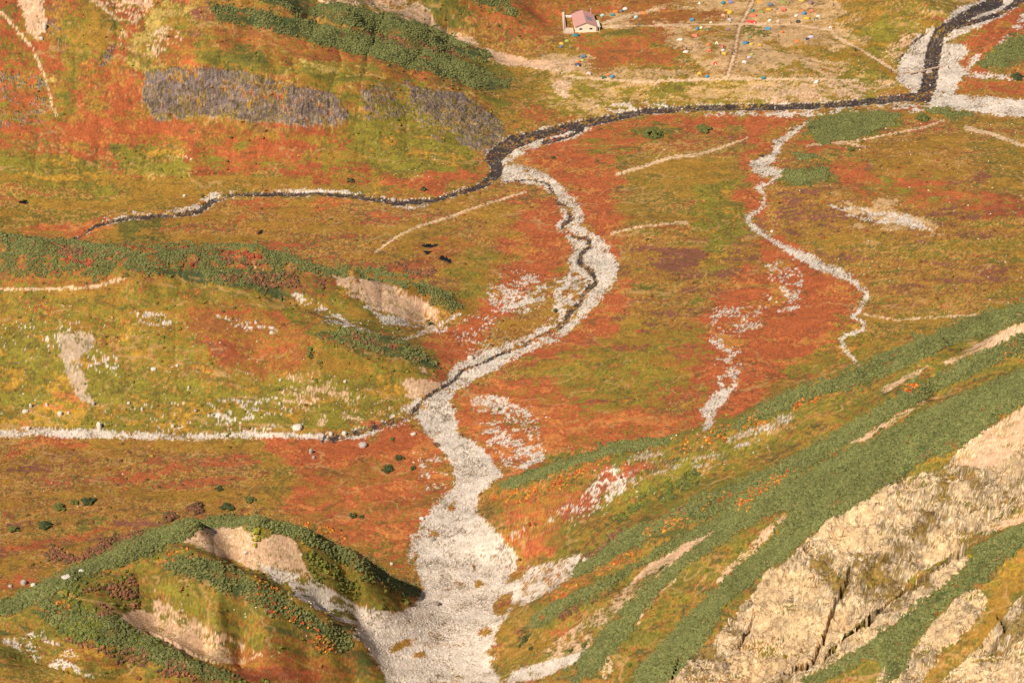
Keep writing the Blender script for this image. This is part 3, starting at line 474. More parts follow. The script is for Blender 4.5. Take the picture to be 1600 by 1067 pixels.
# thickets: (kind, share covered, outline)
THK = [
('pine',.82,"dark green dwarf pine thicket along the nearer ridge above the grey cliffs",[(330,6),(400,16),(456,28),(540,46),(653,74),(709,88),(785,122),(800,134),(785,143),(740,136),(680,116),(600,96),(540,80),(470,60),(400,42),(340,30)]),
('pine',.72,"dwarf pine thicket along the farther ridge beside the pink gully",[(400,0),(470,0),(540,9),(625,28),(681,46),(765,84),(760,97),(700,80),(640,62),(560,42),(480,25)]),
('pine',.85,"small dwarf pine thicket on the spur left of the mountain hut",[(740,0),(790,0),(815,18),(800,26),(770,12)]),
('pine',.70,"long dwarf pine thicket covering the crest of the hill left of the centre",[(0,364),(60,372),(120,377),(300,384),(400,382),(470,403),(520,416),(600,421),(650,439),(700,461),(724,477),(705,487),(670,472),(640,457),(590,437),(500,427),(430,425),(380,412),(320,420),(200,434),(100,430),(0,428)]),
('pine',.55,"sparse dwarf pine on the lower shoulder right of the bare knoll",[(210,418),(440,422),(446,470),(400,452),(300,440)]),
('pine',.55,"dwarf pine mixed with purple shrubs on the small knoll above the stream junction",[(480,522),(540,514),(600,526),(650,546),(692,577),(660,575),(600,552),(540,540)]),
('pine',.96,"dense dwarf pine thicket on the crest of the lower left ridge",[(0,942),(60,916),(110,889),(200,843),(250,824),(300,812),(400,809),(470,828),(540,858),(600,895),(655,927),(640,932),(570,897),(480,848),(400,821),(320,824),(285,842),(230,868),(170,888),(110,912),(70,934),(30,956),(0,960)]),
('pine',.93,"dwarf pine thicket on the second spur below the oval scree bowl",[(262,868),(300,868),(360,885),(420,920),(480,955),(540,990),(556,1004),(540,1018),(490,988),(430,955),(370,932),(300,903),(260,888)]),
('pine',.92,"dwarf pine thicket on the third spur under the lower scree patch",[(60,935),(130,953),(180,967),(240,1000),(290,1030),(340,1050),(370,1058),(330,1062),(260,1037),(180,1012),(100,985),(60,960)]),
('pine',.97,"flat dwarf pine thicket beside the river bend at the upper right",[(1265,188),(1330,175),(1405,178),(1395,195),(1350,215),(1280,225),(1262,205)]),
('pine',.9,"twin dwarf pine patches beside the white side stream",[(1225,267),(1290,263),(1297,280),(1240,288),(1224,280)]),
('pine',.9,"low dwarf pine patch just above the twin patches",[(1240,240),(1275,242),(1282,250),(1250,252)]),
('pine',.97,"dwarf pine thicket at the right edge above the gravel flat",[(1532,100),(1560,72),(1600,52),(1600,92),(1570,106),(1535,107)]),
('pine',.9,"small dwarf pine strip along the gravel south bank",[(1440,170),(1480,168),(1525,180),(1490,186)]),
('pine',.97,"smooth dwarf pine strip on the lowest rim of the right slope",[(782,756),(860,726),(960,692),(1040,684),(1058,688),(1000,702),(930,716),(860,740),(800,764)]),
('pine',.96,"dwarf pine thicket on the long rim of the right slope against the valley floor",[(1120,678),(1200,630),(1270,600),(1310,590),(1350,572),(1440,527),(1530,492),(1600,474),(1600,503),(1500,533),(1440,562),(1350,602),(1290,614),(1200,652)]),
('pine',.96,"second dwarf pine band across the right slope",[(895,890),(970,838),(1100,778),(1210,731),(1340,658),(1440,602),(1600,519),(1600,548),(1500,592),(1400,645),(1300,708),(1200,764),(1100,812),(1050,820),(1000,850),(940,882),(905,902)]),
('pine',.95,"third narrow dwarf pine band above the tan scree chute",[(830,970),(870,940),(950,905),(1040,850),(1110,812),(1180,780),(1240,750),(1250,762),(1180,802),(1120,824),(1060,852),(1000,885),(940,922),(880,952),(840,982)]),
('pine',.98,"broadest dwarf pine band on the right slope beside the pale cliff",[(1600,577),(1600,628),(1560,652),(1500,700),(1440,722),(1420,740),(1380,762),(1330,790),(1290,815),(1250,850),(1200,888),(1180,905),(1120,960),(1100,1000),(1050,1060),(1040,1067),(985,1067),(1010,1030),(1060,980),(1110,930),(1160,880),(1200,850),(1240,800),(1225,795),(1150,832),(1080,880),(1020,930),(975,1000),(930,1050),(890,1067),(905,1035),(950,975),(1010,915),(1080,860),(1160,800),(1240,752),(1330,703),(1450,641),(1540,602)]),
('pine',.96,"dwarf pine thicket on the nearest sharp rib below the pale cliff",[(1250,1067),(1345,1012),(1400,972),(1450,936),(1500,897),(1525,860),(1560,835),(1600,821),(1600,852),(1560,880),(1530,915),(1490,930),(1460,960),(1430,1000),(1410,1050),(1390,1067),(1380,1030),(1340,1030),(1290,1067)]),
('purple',.6,"purple brown bushes among the pines left of the tarns",[(620,412),(670,408),(685,430),(640,430)]),
('red',.30,"crimson shrubs scattered through the pines on the left crest",[(60,385),(300,388),(420,400),(340,420),(220,415),(80,410)]),
('purple',.35,"purple heath bushes on the left shoulder",[(320,430),(440,425),(520,440),(500,460),(440,455)]),
('purple',.4,"purple shrubs on the small knoll above the stream junction",[(520,518),(610,530),(670,565),(600,550)]),
('purple',.55,"purple brown bushes crowding the plain behind the lower left ridge",[(60,855),(100,850),(125,862),(160,845),(230,815),(225,840),(150,868),(110,885),(80,880)]),
('green',.5,"olive bushes crowding the slope under the lower left crest",[(95,930),(230,882),(275,892),(245,932),(150,962),(90,955)]),
('purple',.3,"purple brown heath between the olive bushes under the lower left crest",[(120,930),(250,885),(300,925),(240,950),(150,965)]),
('green',.4,"olive bushes at the bottom edge of the lower left hill",[(230,1012),(330,1055),(440,1067),(300,1067),(180,1038)]),
('green',.35,"green bushes on the nose of the lower left ridge",[(480,858),(560,892),(640,937),(620,952),(540,930),(480,900)]),
('green',.35,"olive bushes among the slabs of the right slope",[(1000,770),(1080,735),(1110,745),(1060,775),(960,815)]),
('purple',.35,"brown shrubs fringing the first pine band on the right slope",[(880,870),(1000,815),(1090,785),(1010,825),(900,880)]),
('purple',.3,"purple shrubs dotting the pines of the left crest",[(40,380),(300,392),(420,405),(400,420),(200,412),(60,400)]),
('orange',.35,"orange rowan shrubs on the upper left crest slope",[(95,935),(110,950),(60,955),(70,940)]),
('orange',.6,"orange and gold rowan shrubs below the second spur",[(400,900),(440,920),(450,935),(500,985),(525,1010),(505,1020),(460,985),(420,960),(395,935)]),
('orange',.45,"red and orange shrubs along the scree bowl's left rim",[(260,860),(290,858),(320,870),(290,875)]),
('red',.45,"crimson shrubs between the two spurs of the lower left hill",[(310,905),(350,915),(400,935),(430,965),(380,945),(320,925)]),
('orange',.5,"orange shrubs behind the crest above the gravel fan",[(470,815),(520,820),(540,840),(500,838)]),
('purple',.4,"purple brown shrubs low on the lower left hill",[(160,1000),(300,1035),(340,1055),(260,1060),(170,1030),(60,985)]),
('green',.5,"mid green bushes on the lower left hill",[(80,960),(180,975),(230,1005),(180,1020),(100,990)]),
('orange',.35,"orange rowan shrubs on the lowest rim of the right slope",[(775,770),(860,748),(940,720),(985,700),(960,722),(870,765),(790,790)]),
('orange',.45,"orange rowan row just under the long rim",[(1060,690),(1150,660),(1270,612),(1290,620),(1160,680),(1070,705)]),
('orange',.7,"bright orange rowan band between the second and third pine bands",[(1010,830),(1080,795),(1150,765),(1160,770),(1090,800),(1040,830),(1000,848)]),
('orange',.7,"bright orange rowan clump where the pine bands meet",[(1150,790),(1170,765),(1205,745),(1250,730),(1200,765),(1160,800)]),
('orange',.4,"orange shrubs above the gravel tongue",[(850,940),(930,895),(970,870),(1000,860),(940,895),(870,935)]),
('purple',.4,"purple brown shrubs around the end of the third pine band",[(800,985),(870,955),(960,925),(900,955),(840,985),(815,1000)]),
('orange',.4,"orange shrubs scattered on the upper right slope",[(1380,625),(1420,600),(1440,598),(1400,625)]),
('orange',.35,"reddish shrubs near the right edge of the slope",[(1550,560),(1600,535),(1600,550),(1560,565)]),
('purple',.35,"dark brown shrubs at the upper edge of the pale cliff",[(1430,700),(1460,690),(1450,712),(1430,715)]),
('red',.2,"red bushes dotting the pine ridge above the grey cliffs",[(640,110),(740,135),(720,140),(620,112)]),
('purple',.3,"purple bushes between the two upper pine ridges",[(560,45),(680,70),(760,100),(680,85),(580,60)]),
]
thk = np.zeros((RH, RW), np.int16)
pineras = np.zeros((RH, RW), bool); msk = []
for i, (k, d, l, p) in enumerate(THK):
    if k == 'pine': fill(thk, p, i + 1)
pineras = thk > 0
shr = np.zeros((RH, RW), np.int16)
for i, (k, d, l, p) in enumerate(THK):
    if k != 'pine': fill(shr, p, i + 1)
hard[pineras] = 0; vegras[pineras & (thk != 4)] = MK.index('pinefloor')
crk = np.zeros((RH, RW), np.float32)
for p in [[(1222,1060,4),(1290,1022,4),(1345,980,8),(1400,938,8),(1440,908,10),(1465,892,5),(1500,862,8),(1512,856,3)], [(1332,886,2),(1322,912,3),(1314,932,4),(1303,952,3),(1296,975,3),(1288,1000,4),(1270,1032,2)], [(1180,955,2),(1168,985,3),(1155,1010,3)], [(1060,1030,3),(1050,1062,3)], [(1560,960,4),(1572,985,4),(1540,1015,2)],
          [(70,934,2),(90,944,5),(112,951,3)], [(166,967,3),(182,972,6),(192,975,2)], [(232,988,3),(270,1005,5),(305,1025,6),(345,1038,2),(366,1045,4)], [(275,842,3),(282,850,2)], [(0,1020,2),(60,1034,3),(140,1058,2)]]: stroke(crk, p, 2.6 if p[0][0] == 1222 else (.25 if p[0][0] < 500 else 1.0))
# ------------------------------------------------------------------ give every ground point its cover
u1, v1 = proj(X, Y, Z)
run = np.minimum.accumulate(v1, axis=0); occ = v1 > run + .6
vl = v1.copy()
ex = v1 - run
for c in np.unique(np.nonzero(occ)[1]):
    o = occ[:, c]; e = np.diff(np.r_[0, o.astype(int), 0]); st = np.nonzero(e == 1)[0]; en = np.nonzero(e == -1)[0]
    for a, b in zip(st, en):
        k = a + int(np.argmax(ex[a:b, c])); vl[k:b, c] = run[a, c] - ex[k:b, c]; vl[a:k, c] += 3
dl, dr = np.clip(-u1, 0, None), np.clip(u1 - (W - 1), 0, None)      # ground beyond the surveyed strip: carry its bands on along their own run
wob = (fbm(X, Y, 30, 19, 3) - .5) * 60
vl = vl - np.where(vl > 780, .4, 0) * dl + np.where(vl > 450, .5, .05) * dr + wob * np.clip((dl + dr) / 60, 0, 1)
ul = np.clip(u1, 3 + .25 * np.clip(dl, 0, 60) * (1 + wob / 30), W - 4 - .25 * np.clip(dr, 0, 60) * (1 + wob / 30)); ul = np.clip(ul, 0, W - 1)
vl = np.abs(vl); vl = np.where(vl > H - 1, 2 * (H - 1) - vl, vl); vl = np.clip(np.abs(vl), 0, H - 1)
def look(ras, amp, wht, s, sc=6.0):
    du = (fbm(XN / 1.5, YN, sc, s, 5, .75) - .5) * 2.6 * amp + (hsh(ix_, iy_, s + 5) - .5) * wht
    dv = (fbm(XN, YN, sc, s + 50, 4, .7) - .5) * 1.3 * amp + (hsh(ix_, iy_, s + 6) - .5) * wht * .7
    return ras[np.clip(((vl + dv) / RS).astype(int), 0, RH - 1), np.clip(((ul + du) / RS).astype(int), 0, RW - 1)]
iy_, ix_ = np.mgrid[0:NR, 0:NC]
wx_, wy_ = fbm(XN, YN, 22, 77, 3) - .5, fbm(XN, YN, 22, 79, 3) - .5
def rank(n):
    s = np.sort(n.ravel()[::997]); return np.interp(n, s, np.linspace(0, 1, len(s))).astype(np.float32)
veg = look(vegras, 42, 12, 21, 12.0)
hs_ = np.dstack([hard, np.round(dens * 250)]).astype(np.int16); hw = look(hs_, 6.5, 2.2, 31, 3.5); hg = look(hs_, 6, 5, 33, 2.5); hw = np.where((hg[..., :1] == 1) | (hw[..., :1] == 1), hg, hw)
hcl, hdn = hw[..., 0], hw[..., 1] / 250.0
# water and trails keep a smoother edge
h2 = look(hard, 2.6, 1.5, 41, 3.0); hcl = np.where((hcl == 2) & (h2 != 2) & (h2 != 0), h2, hcl)
rt = sst(20, 60, X) * (Z > 4) * (Y < 960)
fine = rank(.5 * ((1 - rt) * fbm(XN, YN, 2.2, 61, 3, .8) + rt * fbm(XN / 4, YN, 1.6, 66, 3, .8)) + .3 * ((1 - rt) * fbm(XN, YN, 8, 64, 2) + rt * fbm(XN / 3, YN, 6, 67, 2)) + .2 * hsh(ix_, iy_, 68)); vein = rank(np.abs(fbm(XN, YN, 7, 69, 5, .72) - .5) + .05 * hsh(ix_, iy_, 70) + .12 * fbm(XN, YN, 12, 73, 2)); hcl = np.where(np.where((hcl == 1) & (hdn < .72) & (rt < .5), vein, fine) < hdn, hcl, 0)
h3 = look(hard, 1.2, 1.0, 43, 4.0); d3 = look(dens, 1.2, 1.0, 43, 4.0); fw = hsh(ix_, iy_, 12)
hcl = np.where(((h3 == 6) | (h3 == 8)) & (fw < d3), h3, np.where((hcl == 6) | (hcl == 8), 0, hcl)); hcl = np.where(h3 == 7, 7, np.where(hcl == 7, 0, hcl)); hcl = np.where((h3 == 2) & (fine < d3), 2, np.where(hcl == 2, 1, hcl))
tk = look(thk, 11, 6, 71, 5.0); tk2 = look(thk, 26, 16, 72, 5.0); sh = look(shr, 12, 5, 75, 4.0)
hcl = np.where(tk > 0, 0, hcl)
pn = MK.index('pinefloor'); veg = np.where((tk > 0) & (tk != 4), pn, np.where(veg == pn, MK.index('slope'), veg))
# surface colours of vegetation and bare ground
tint = np.zeros((NR, NC, 3), np.float32)
dirn = fbm(X + .25 * Y, Y * 1.0, 5, 81, 3)
for i, k in enumerate(MK):
    m = veg == i
    if not m.any(): continue
    mixl, sc = MIX[k]; x, y = XN[m], YN[m]
    r = .66 * fbm(x / (3.2 if k in ('purple', 'plain', 'ochre') else 1.8) + 9 * wx_[m], y + 7 * wy_[m], sc, 90 + i, 5, .7) + .07 * hsh(ix_[m], iy_[m], 200 + i) + .13 * vn(x * .9, y * .9, 210 + i)
    s = np.sort(r[::53] if len(r) > 500 else r); r = np.interp(r, s, np.linspace(0, 1, len(s)))
    cum = np.cumsum([w for _, w in mixl]) / sum(w for _, w in mixl); cols = np.array([lin(c) for c, _ in mixl]); out = np.zeros((len(x), 3)); lo = 0
    acc = np.zeros(len(x))
    for j, c in enumerate(cols):
        hi = cum[j]; w = sst(lo - .035, lo + .035, r) if j else np.ones(len(x)); out = out * (1 - w[:, None]) + c * w[:, None]; lo = hi
    tint[m] = out
HC = {1: [((220, 204, 186), .46), ((204, 187, 166), .31), ((180, 162, 142), .17), ((128, 110, 92), .06)],
      2: [((64, 52, 46), .45), ((86, 70, 60), .33), ((44, 42, 40), .1), ((130, 114, 98), .05)], 7: [((34, 28, 26), 1)], 8: [((158, 122, 84), .6), ((138, 102, 66), .4)],
      3: [((142, 122, 112), .36), ((164, 142, 126), .22), ((108, 92, 86), .18), ((158, 134, 70), .24)],
      4: [((232, 198, 152), .36), ((214, 180, 134), .24), ((238, 214, 178), .14), ((172, 148, 120), .12), ((150, 122, 62), .14)],
      5: [((206, 166, 130), .4), ((190, 150, 116), .25), ((220, 188, 152), .2), ((170, 140, 96), .15)],
      6: [((214, 180, 142), .6), ((196, 160, 120), .4)]}
for c, mixl in HC.items():
    m = hcl == c
    if not m.any(): continue
    x, y = XN[m], YN[m]
    if c == 3: x, y = X[m] / 2.5, Z[m] * 1.6
    r = (.8 if c == 4 else .5) * fbm(x, y, {3: 9, 4: 16, 5: 9, 1: 7}.get(c, 3), 300 + c, 6 if c == 4 else 5, .72) + (.2 if c == 4 else .5) * hsh(ix_[m], iy_[m], 310 + c) * (.35 if c in (5, 6) else .6) + .1
    s = np.sort(r[::31] if len(r) > 500 else r); r = np.interp(r, s, np.linspace(0, 1, len(s))); cum = np.cumsum([w for _, w in mixl]); out = np.zeros((len(x), 3)); lo = 0
    for j, (cc, _) in enumerate(mixl):
        w = sst(lo - .05, lo + .05, r) if j else np.ones(len(x)); out = out * (1 - w[:, None]) + lin(cc) * w[:, None]; lo = cum[j]
    tint[m] = out
gv = np.where(hcl == 1, .45, 1.0); tint *= (1 + gv * (.22 * hsh(ix_, iy_, 7) - .11))[..., None] * (.70 + .60 * fbm(XN / 1.6, YN, 6, 335, 4, .75))[..., None] * (.86 + .28 * fbm(XN, YN, 1.6, 330, 2))[..., None]
gl = (hcl == 5) & (X < -90) & (Y < 1120) & (Y > 900); tint[gl] = tint[gl] * np.array([.80, .92, 1.02], np.float32)
tint[(hcl == 1) & (rt > .5)] *= .72; tint[hcl == 4] *= 1.1
# thin runnels, animal tracks and dry channels that thread the vegetation
ln = np.abs(fbm(XN / 1.8 + 12 * wx_, YN + 12 * wy_, 24, 620, 4, .6) - .5); ln2 = np.abs(fbm(XN / 1.5 + 9 * wy_, YN, 13, 630, 4, .6) - .5)
w1 = (1 - sst(.003, .010, ln)) * (hcl == 0) * .75; w2 = (1 - sst(.005, .018, ln2)) * (hcl == 0) * .62
tint = tint * (1 - w1[..., None]) + lin((176, 136, 84)) * w1[..., None]; tint = tint * (1 - w2[..., None]) + lin((92, 78, 44)) * w2[..., None]
# relief that belongs to the cover
def soft(m, k):
    m = m.astype(np.float32)
    for _ in range(k): m = (m + np.roll(m, 1, 0) + np.roll(m, -1, 0) + np.roll(m, 1, 1) + np.roll(m, -1, 1)) / 5
    return m
wm = soft((hcl == 2) | (hcl == 7), 4); gm = soft(hcl == 1, 2); km = soft(hcl == 4, 5); rm = soft(hcl == 3, 4); vm = soft(hcl == 0, 2)
rid = 1 - np.abs(2 * fbm(XN, YN, 12, 400, 5, .62) - 1) * 2.0
Z = Z - .9 * wm + wm * .25 * hsh(ix_, iy_, 9) - .25 * gm + gm * (.22 * vn(X * 1.6, Y * 1.3, 410) + .22 * hsh(ix_, iy_, 411) * (hsh(ix_, iy_, 412) > .85) + .5 * (fbm(X, Y, 14, 413, 3) - .5))
Z = Z + km * ((rid - .5) * 3.8 + (fbm(XN, YN, 3.0, 420, 3, .8) - .5) * .5) + rm * ((fbm(X / 2.2, 1.7 * Z, 5, 430, 5, .75) - .5) * 3.4)
ck = soft(look(crk, 1.6, 1.0, 650, 5.0), 1); Z = Z - ck * 5.0; tint *= (1 - .75 * np.clip(ck, 0, 1))[..., None]  # carved creases; their shade is also darkened into the ground colour
Z = Z + vm * ((fbm(XN, YN, 3.0, 440, 3, .7) - .5) * .5)
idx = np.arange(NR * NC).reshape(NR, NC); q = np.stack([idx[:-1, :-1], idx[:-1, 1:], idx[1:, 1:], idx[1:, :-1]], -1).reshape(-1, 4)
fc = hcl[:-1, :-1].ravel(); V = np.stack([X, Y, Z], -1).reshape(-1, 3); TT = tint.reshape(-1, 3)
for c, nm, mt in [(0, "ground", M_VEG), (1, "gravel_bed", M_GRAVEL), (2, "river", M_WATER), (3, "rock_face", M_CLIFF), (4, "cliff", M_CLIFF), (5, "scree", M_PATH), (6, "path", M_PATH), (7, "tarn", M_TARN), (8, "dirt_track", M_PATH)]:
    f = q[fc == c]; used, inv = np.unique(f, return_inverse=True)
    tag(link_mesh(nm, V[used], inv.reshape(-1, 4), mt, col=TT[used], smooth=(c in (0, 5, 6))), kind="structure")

# ---- heights for everything that stands on the ground
def zat(x, y):
    a = x / y; c = np.clip(np.searchsorted(av, a) - 1, 0, NC - 2); r = np.clip(len(yv) - 1 - np.searchsorted(-yv[::-1] * -1, y), 0, NR - 2) if False else np.clip(np.searchsorted(yv, y) - 1, 0, NR - 2)
    tc = (a - av[c]) / (av[c + 1] - av[c]); tr = (y - yv[r]) / (yv[r + 1] - yv[r])
    return (Z[r, c] * (1 - tc) + Z[r, c + 1] * tc) * (1 - tr) + (Z[r + 1, c] * (1 - tc) + Z[r + 1, c + 1] * tc) * tr
def on(u, v):
    dx, dy, dz = ray(u, v); a = dx / dy; y = yv[5:-5]; z = zat(a * y, y); zr = CAMH + y * dz / dy
    k = np.nonzero(z >= zr)[0]; k = k[0] if len(k) else len(y) - 1
    if k:
        d0 = zr[k - 1] - z[k - 1]; d1 = zr[k] - z[k]; yy = y[k - 1] + (y[k] - y[k - 1]) * d0 / (d0 - d1 + 1e-9)
    else: yy = y[0]
    return a * yy, yy, float(zat(np.array([a * yy]), np.array([yy]))[0])

# ------------------------------------------------------------------ thickets and shrubs
def ico(sub):
    t = (1 + 5 ** .5) / 2; v = [(-1,t,0),(1,t,0),(-1,-t,0),(1,-t,0),(0,-1,t),(0,1,t),(0,-1,-t),(0,1,-t),(t,0,-1),(t,0,1),(-t,0,-1),(-t,0,1)]
    f = [(0,11,5),(0,5,1),(0,1,7),(0,7,10),(0,10,11),(1,5,9),(5,11,4),(11,10,2),(10,7,6),(7,1,8),(3,9,4),(3,4,2),(3,2,6),(3,6,8),(3,8,9),(4,9,5),(2,4,11),(6,2,10),(8,6,7),(9,8,1)]
    v = [np.array(p) / np.linalg.norm(p) for p in v]
    for _ in range(sub):
        mid = {}; nf = []
        def m(a, b):
            k = (min(a, b), max(a, b))
            if k not in mid: p = v[a] + v[b]; v.append(p / np.linalg.norm(p)); mid[k] = len(v) - 1
            return mid[k]
        for a, b, c in f:
            x, y, z = m(a, b), m(b, c), m(c, a); nf += [(a, x, z), (b, y, x), (c, z, y), (x, y, z)]
        f = nf
    return np.array(v), np.array(f)
IV, IF = ico(1); kf = IV[IF].mean(1)[:, 2] > -.35; us_, IF = np.unique(IF[kf], return_inverse=True); IF = IF.reshape(-1, 3); IV = IV[us_]
def clump(spread, spike):
    v = IV.copy(); r = 1 + RNG.uniform(-spread, spread, len(v)); tips = RNG.random(len(v)) < .4; r[tips] += spike
    v = v * r[:, None]; v[:, 2] = np.where(v[:, 2] < 0, v[:, 2] * .35, v[:, 2]); return v
VARS = [clump(.28, .35) for _ in range(8)]
THC = dict(pine=[(110, 112, 63), (116, 117, 68), (102, 106, 58), (118, 116, 68)], purple=[(136, 92, 66), (120, 80, 62), (150, 100, 66), (100, 92, 54)],
           orange=[(200, 112, 48), (206, 136, 52), (178, 84, 46), (140, 112, 50), (112, 104, 54)], red=[(156, 72, 52), (168, 88, 54), (134, 70, 56)], green=[(106, 108, 48), (120, 118, 46), (92, 98, 50)])
cell = np.abs(np.gradient(yv))[:, None] * (np.gradient(av)[None, :] * Y)
inner = (av > -.27) & (av < .27)
def scatter(maskf, per_m2, size, hgt, cols, sizevar=.45):
    p = cell * per_m2 * maskf * inner[None, :]; sel = RNG.random(p.shape) < p
    r, c = np.nonzero(sel); n = len(r)
    if n == 0: return None
    x = X[r, c] + RNG.uniform(-.3, .3, n); y = Y[r, c] + RNG.uniform(-.4, .4, n); z = zat(x, y)
    s = size * RNG.uniform(1 - sizevar, 1 + sizevar, n); ht = hgt * s / size * RNG.uniform(.75, 1.25, n); th = RNG.uniform(0, 6.28, n)
    vi = RNG.integers(0, len(VARS), n); B = np.array(VARS)[vi]; el = RNG.uniform(.8, 1.3, n)
    ct, st = np.cos(th)[:, None], np.sin(th)[:, None]; bx, by = B[..., 0] * (s * el)[:, None], B[..., 1] * (s / el)[:, None]
    P = np.stack([x[:, None] + bx * ct - by * st, y[:, None] + bx * st + by * ct, z[:, None] + ht[:, None] * (B[..., 2] + .12)], -1)
    cl = np.array([lin(q) for q in cols])[RNG.integers(0, len(cols), n)] * (RNG.uniform(.75, 1.2, n) * (.7 + .6 * fbm(x, y, 9, 610, 4, .7)))[:, None]
    C = np.repeat(cl[:, None], len(IV), 1) * RNG.uniform(.85, 1.15, (n, len(IV), 1))
    fcs = (IF[None] + (np.arange(n) * len(IV))[:, None, None]).reshape(-1, 3)
    return P.reshape(-1, 3), fcs, C.reshape(-1, 3), n
tot = 0
for i, (k, d, l, p) in enumerate(THK):
    m = ((tk == i + 1) | ((tk2 == i + 1) & (fbm(X, Y, 2.5, 640, 2) > .56) & (hcl == 0))) if k == 'pine' else ((sh == i + 1) & (hcl == 0))
    gap = fbm(X, Y, 5, 500, 3, .7)
    if k == 'pine': m = m & (rank(gap) < d)
    else: m = m & (rank(fbm(X, Y, 6 if k != 'orange' else 4, 520 + i, 3, .7)) < d)
    s, h, dn = dict(pine=(.36, .33, 4.3), purple=(.42, .40, 2.0), orange=(.36, .36, 2.8), red=(.4, .4, 2.2), green=(.5, .48, 1.8))[k]
    r = scatter(m, dn, s, h, THC[k])
    if r:
        nm = dict(pine="dwarf_pine_thicket", purple="heath_shrubs", orange="rowan_shrubs", red="heath_shrubs", green="heath_shrubs")[k]
        tag(link_mesh(nm, r[0], r[1], M_BUSH, col=r[2]), l, "dwarf pine" if k == 'pine' else "shrubs", kind="stuff"); tot += r[3]
print("clumps", tot); None
# low cushions of heath all over the vegetated slopes, loose stones on the gravel and on the slopes
isv = (hcl == 0) & (tk == 0)
def cushions(keys, per, size, hgt, cols, nm, lab, cat, sub=None):
    m = isv & np.isin(veg, [MK.index(k) for k in keys]) & (rank(fbm(X, Y, 7, 560 + len(nm), 3, .7)) < .6)
    r = scatter(m, per, size, hgt, cols)
    if r: tag(link_mesh(nm, r[0], r[1], M_BUSH, col=r[2]), lab, cat, kind="stuff"); print(nm, r[3])
cushions(['slope', 'moss', 'mossochre', 'hillmix', 'darkgreen', 'straw'], .035, .5, .33, [(120, 116, 40), (146, 128, 40), (104, 104, 44), (140, 100, 44)], "slope_herbs", "low olive and brown herbs tufting the hill slopes", "ground cover")
cushions(['purple', 'redpatch', 'brown', 'redhill', 'plain', 'rustmix'], .018, .55, .32, [(126, 78, 48), (150, 88, 46), (110, 88, 44), (160, 118, 50)], "heath_cushions", "low brown and russet heath cushions on plain and hillside", "ground cover")
IV0, IF0 = IV, IF
IV, IF = ico(0)
VARS = [IV * (1 + RNG.uniform(-.3, .3, (len(IV), 1))) * (1, .8, .6) for _ in range(8)]
GS = [(226, 212, 192), (214, 198, 178), (202, 184, 162), (150, 132, 112)]
r = scatter((hcl == 1), .10, .27, .28, GS, .6); tag(link_mesh("gravel_stones", r[0], r[1], M_STONE, col=r[2]), "countless pale stones strewn over the gravel beds", "stones", kind="stuff"); print("stones", r[3])
r = scatter((hcl == 2) & (rank(fbm(X, Y, 4, 590, 3)) < .45), .05, .36, .4, GS + [(96, 84, 76)], .5); tag(link_mesh("river_stones", r[0], r[1], M_STONE, col=r[2]), "rocks breaking the dark river water", "stones", kind="stuff")
ssr = np.zeros((RH, RW), np.float32)
for p, d in [([(0,480),(100,470),(260,490),(460,530),(640,620),(600,660),(300,670),(0,668)], 1.0), ([(560,230),(700,225),(710,265),(640,285)], .9), ([(500,0),(640,10),(680,50),(600,40)], 1), ([(140,0),(200,0),(180,40),(150,70),(90,120)], .5),
             ([(0,990),(120,1010),(180,1067),(60,1040)], 1), ([(440,450),(560,480),(640,520),(600,530),(480,490)], 1), ([(1400,0),(1480,0),(1430,70),(1400,120),(1340,160),(1300,158),(1360,120)], 1.2), ([(1200,200),(1600,180),(1600,480),(1300,440)], .18), ([(840,100),(1400,90),(1380,160),(880,170)], .35),
             ([(60,740),(200,740),(180,790),(20,800)], .25), ([(640,700),(720,700),(700,800),(640,800)], 1), ([(780,640),(860,640),(850,730),(780,730)], .8), ([(640,830),(670,830),(660,900),(640,890)], 1.2), ([(870,700),(1250,640),(1200,720),(900,830)], .6), ([(180,960),(300,900),(600,960),(600,1000),(380,1040)], .6)]: fill(ssr, p, d)
r = scatter(look(ssr, 15, 10, 77) * isv, .07, .27, .3, [(218, 206, 182), (206, 190, 164), (184, 170, 144)], .7)
tag(link_mesh("scattered_stones", r[0], r[1], M_STONE, col=r[2]), "small white stones strewn loosely over the grassy slopes", "stones", kind="stuff"); print("slope stones", r[3])
IV, IF = IV0, IF0
# ------------------------------------------------------------------ mountain hut
PAL = {}
def P_(name, rgb, rough=.7, var=.1):
    if name not in PAL: PAL[name] = plain(name, rgb, rough, var)
    return PAL[name]
hx, hy, hz = on(915.5, 50.5)
hut = empty("mountain_hut", (hx, hy, hz - .1), R(5)); tag(hut, "small mountain hut with cream gable wall and dusty pink roof beside the campsite", "hut")
WALL, ROOF, DARK, CONC, GREYR = P_("cream render", (240, 222, 196)), P_("faded pink sheet roof", (196, 146, 134), .55), P_("dark opening", (60, 50, 46)), P_("pale concrete", (222, 196, 168)), P_("grey sheet roof", (150, 138, 140))
m = MB(); w, d, e, r = 5.2, 16.5, 3.1, 5.1
m.add([(-w,0,0),(w,0,0),(w,d,0),(-w,d,0),(-w,0,e),(w,0,e),(w,d,e),(-w,d,e),(0,0,r),(0,d,r)], [(0,1,5,8,4),(2,3,7,9,6),(1,2,6,5),(3,0,4,7)]); m.build("wall", WALL, hut)
m = MB(); o = .45; k = (r - e) / w; ye = d + .5
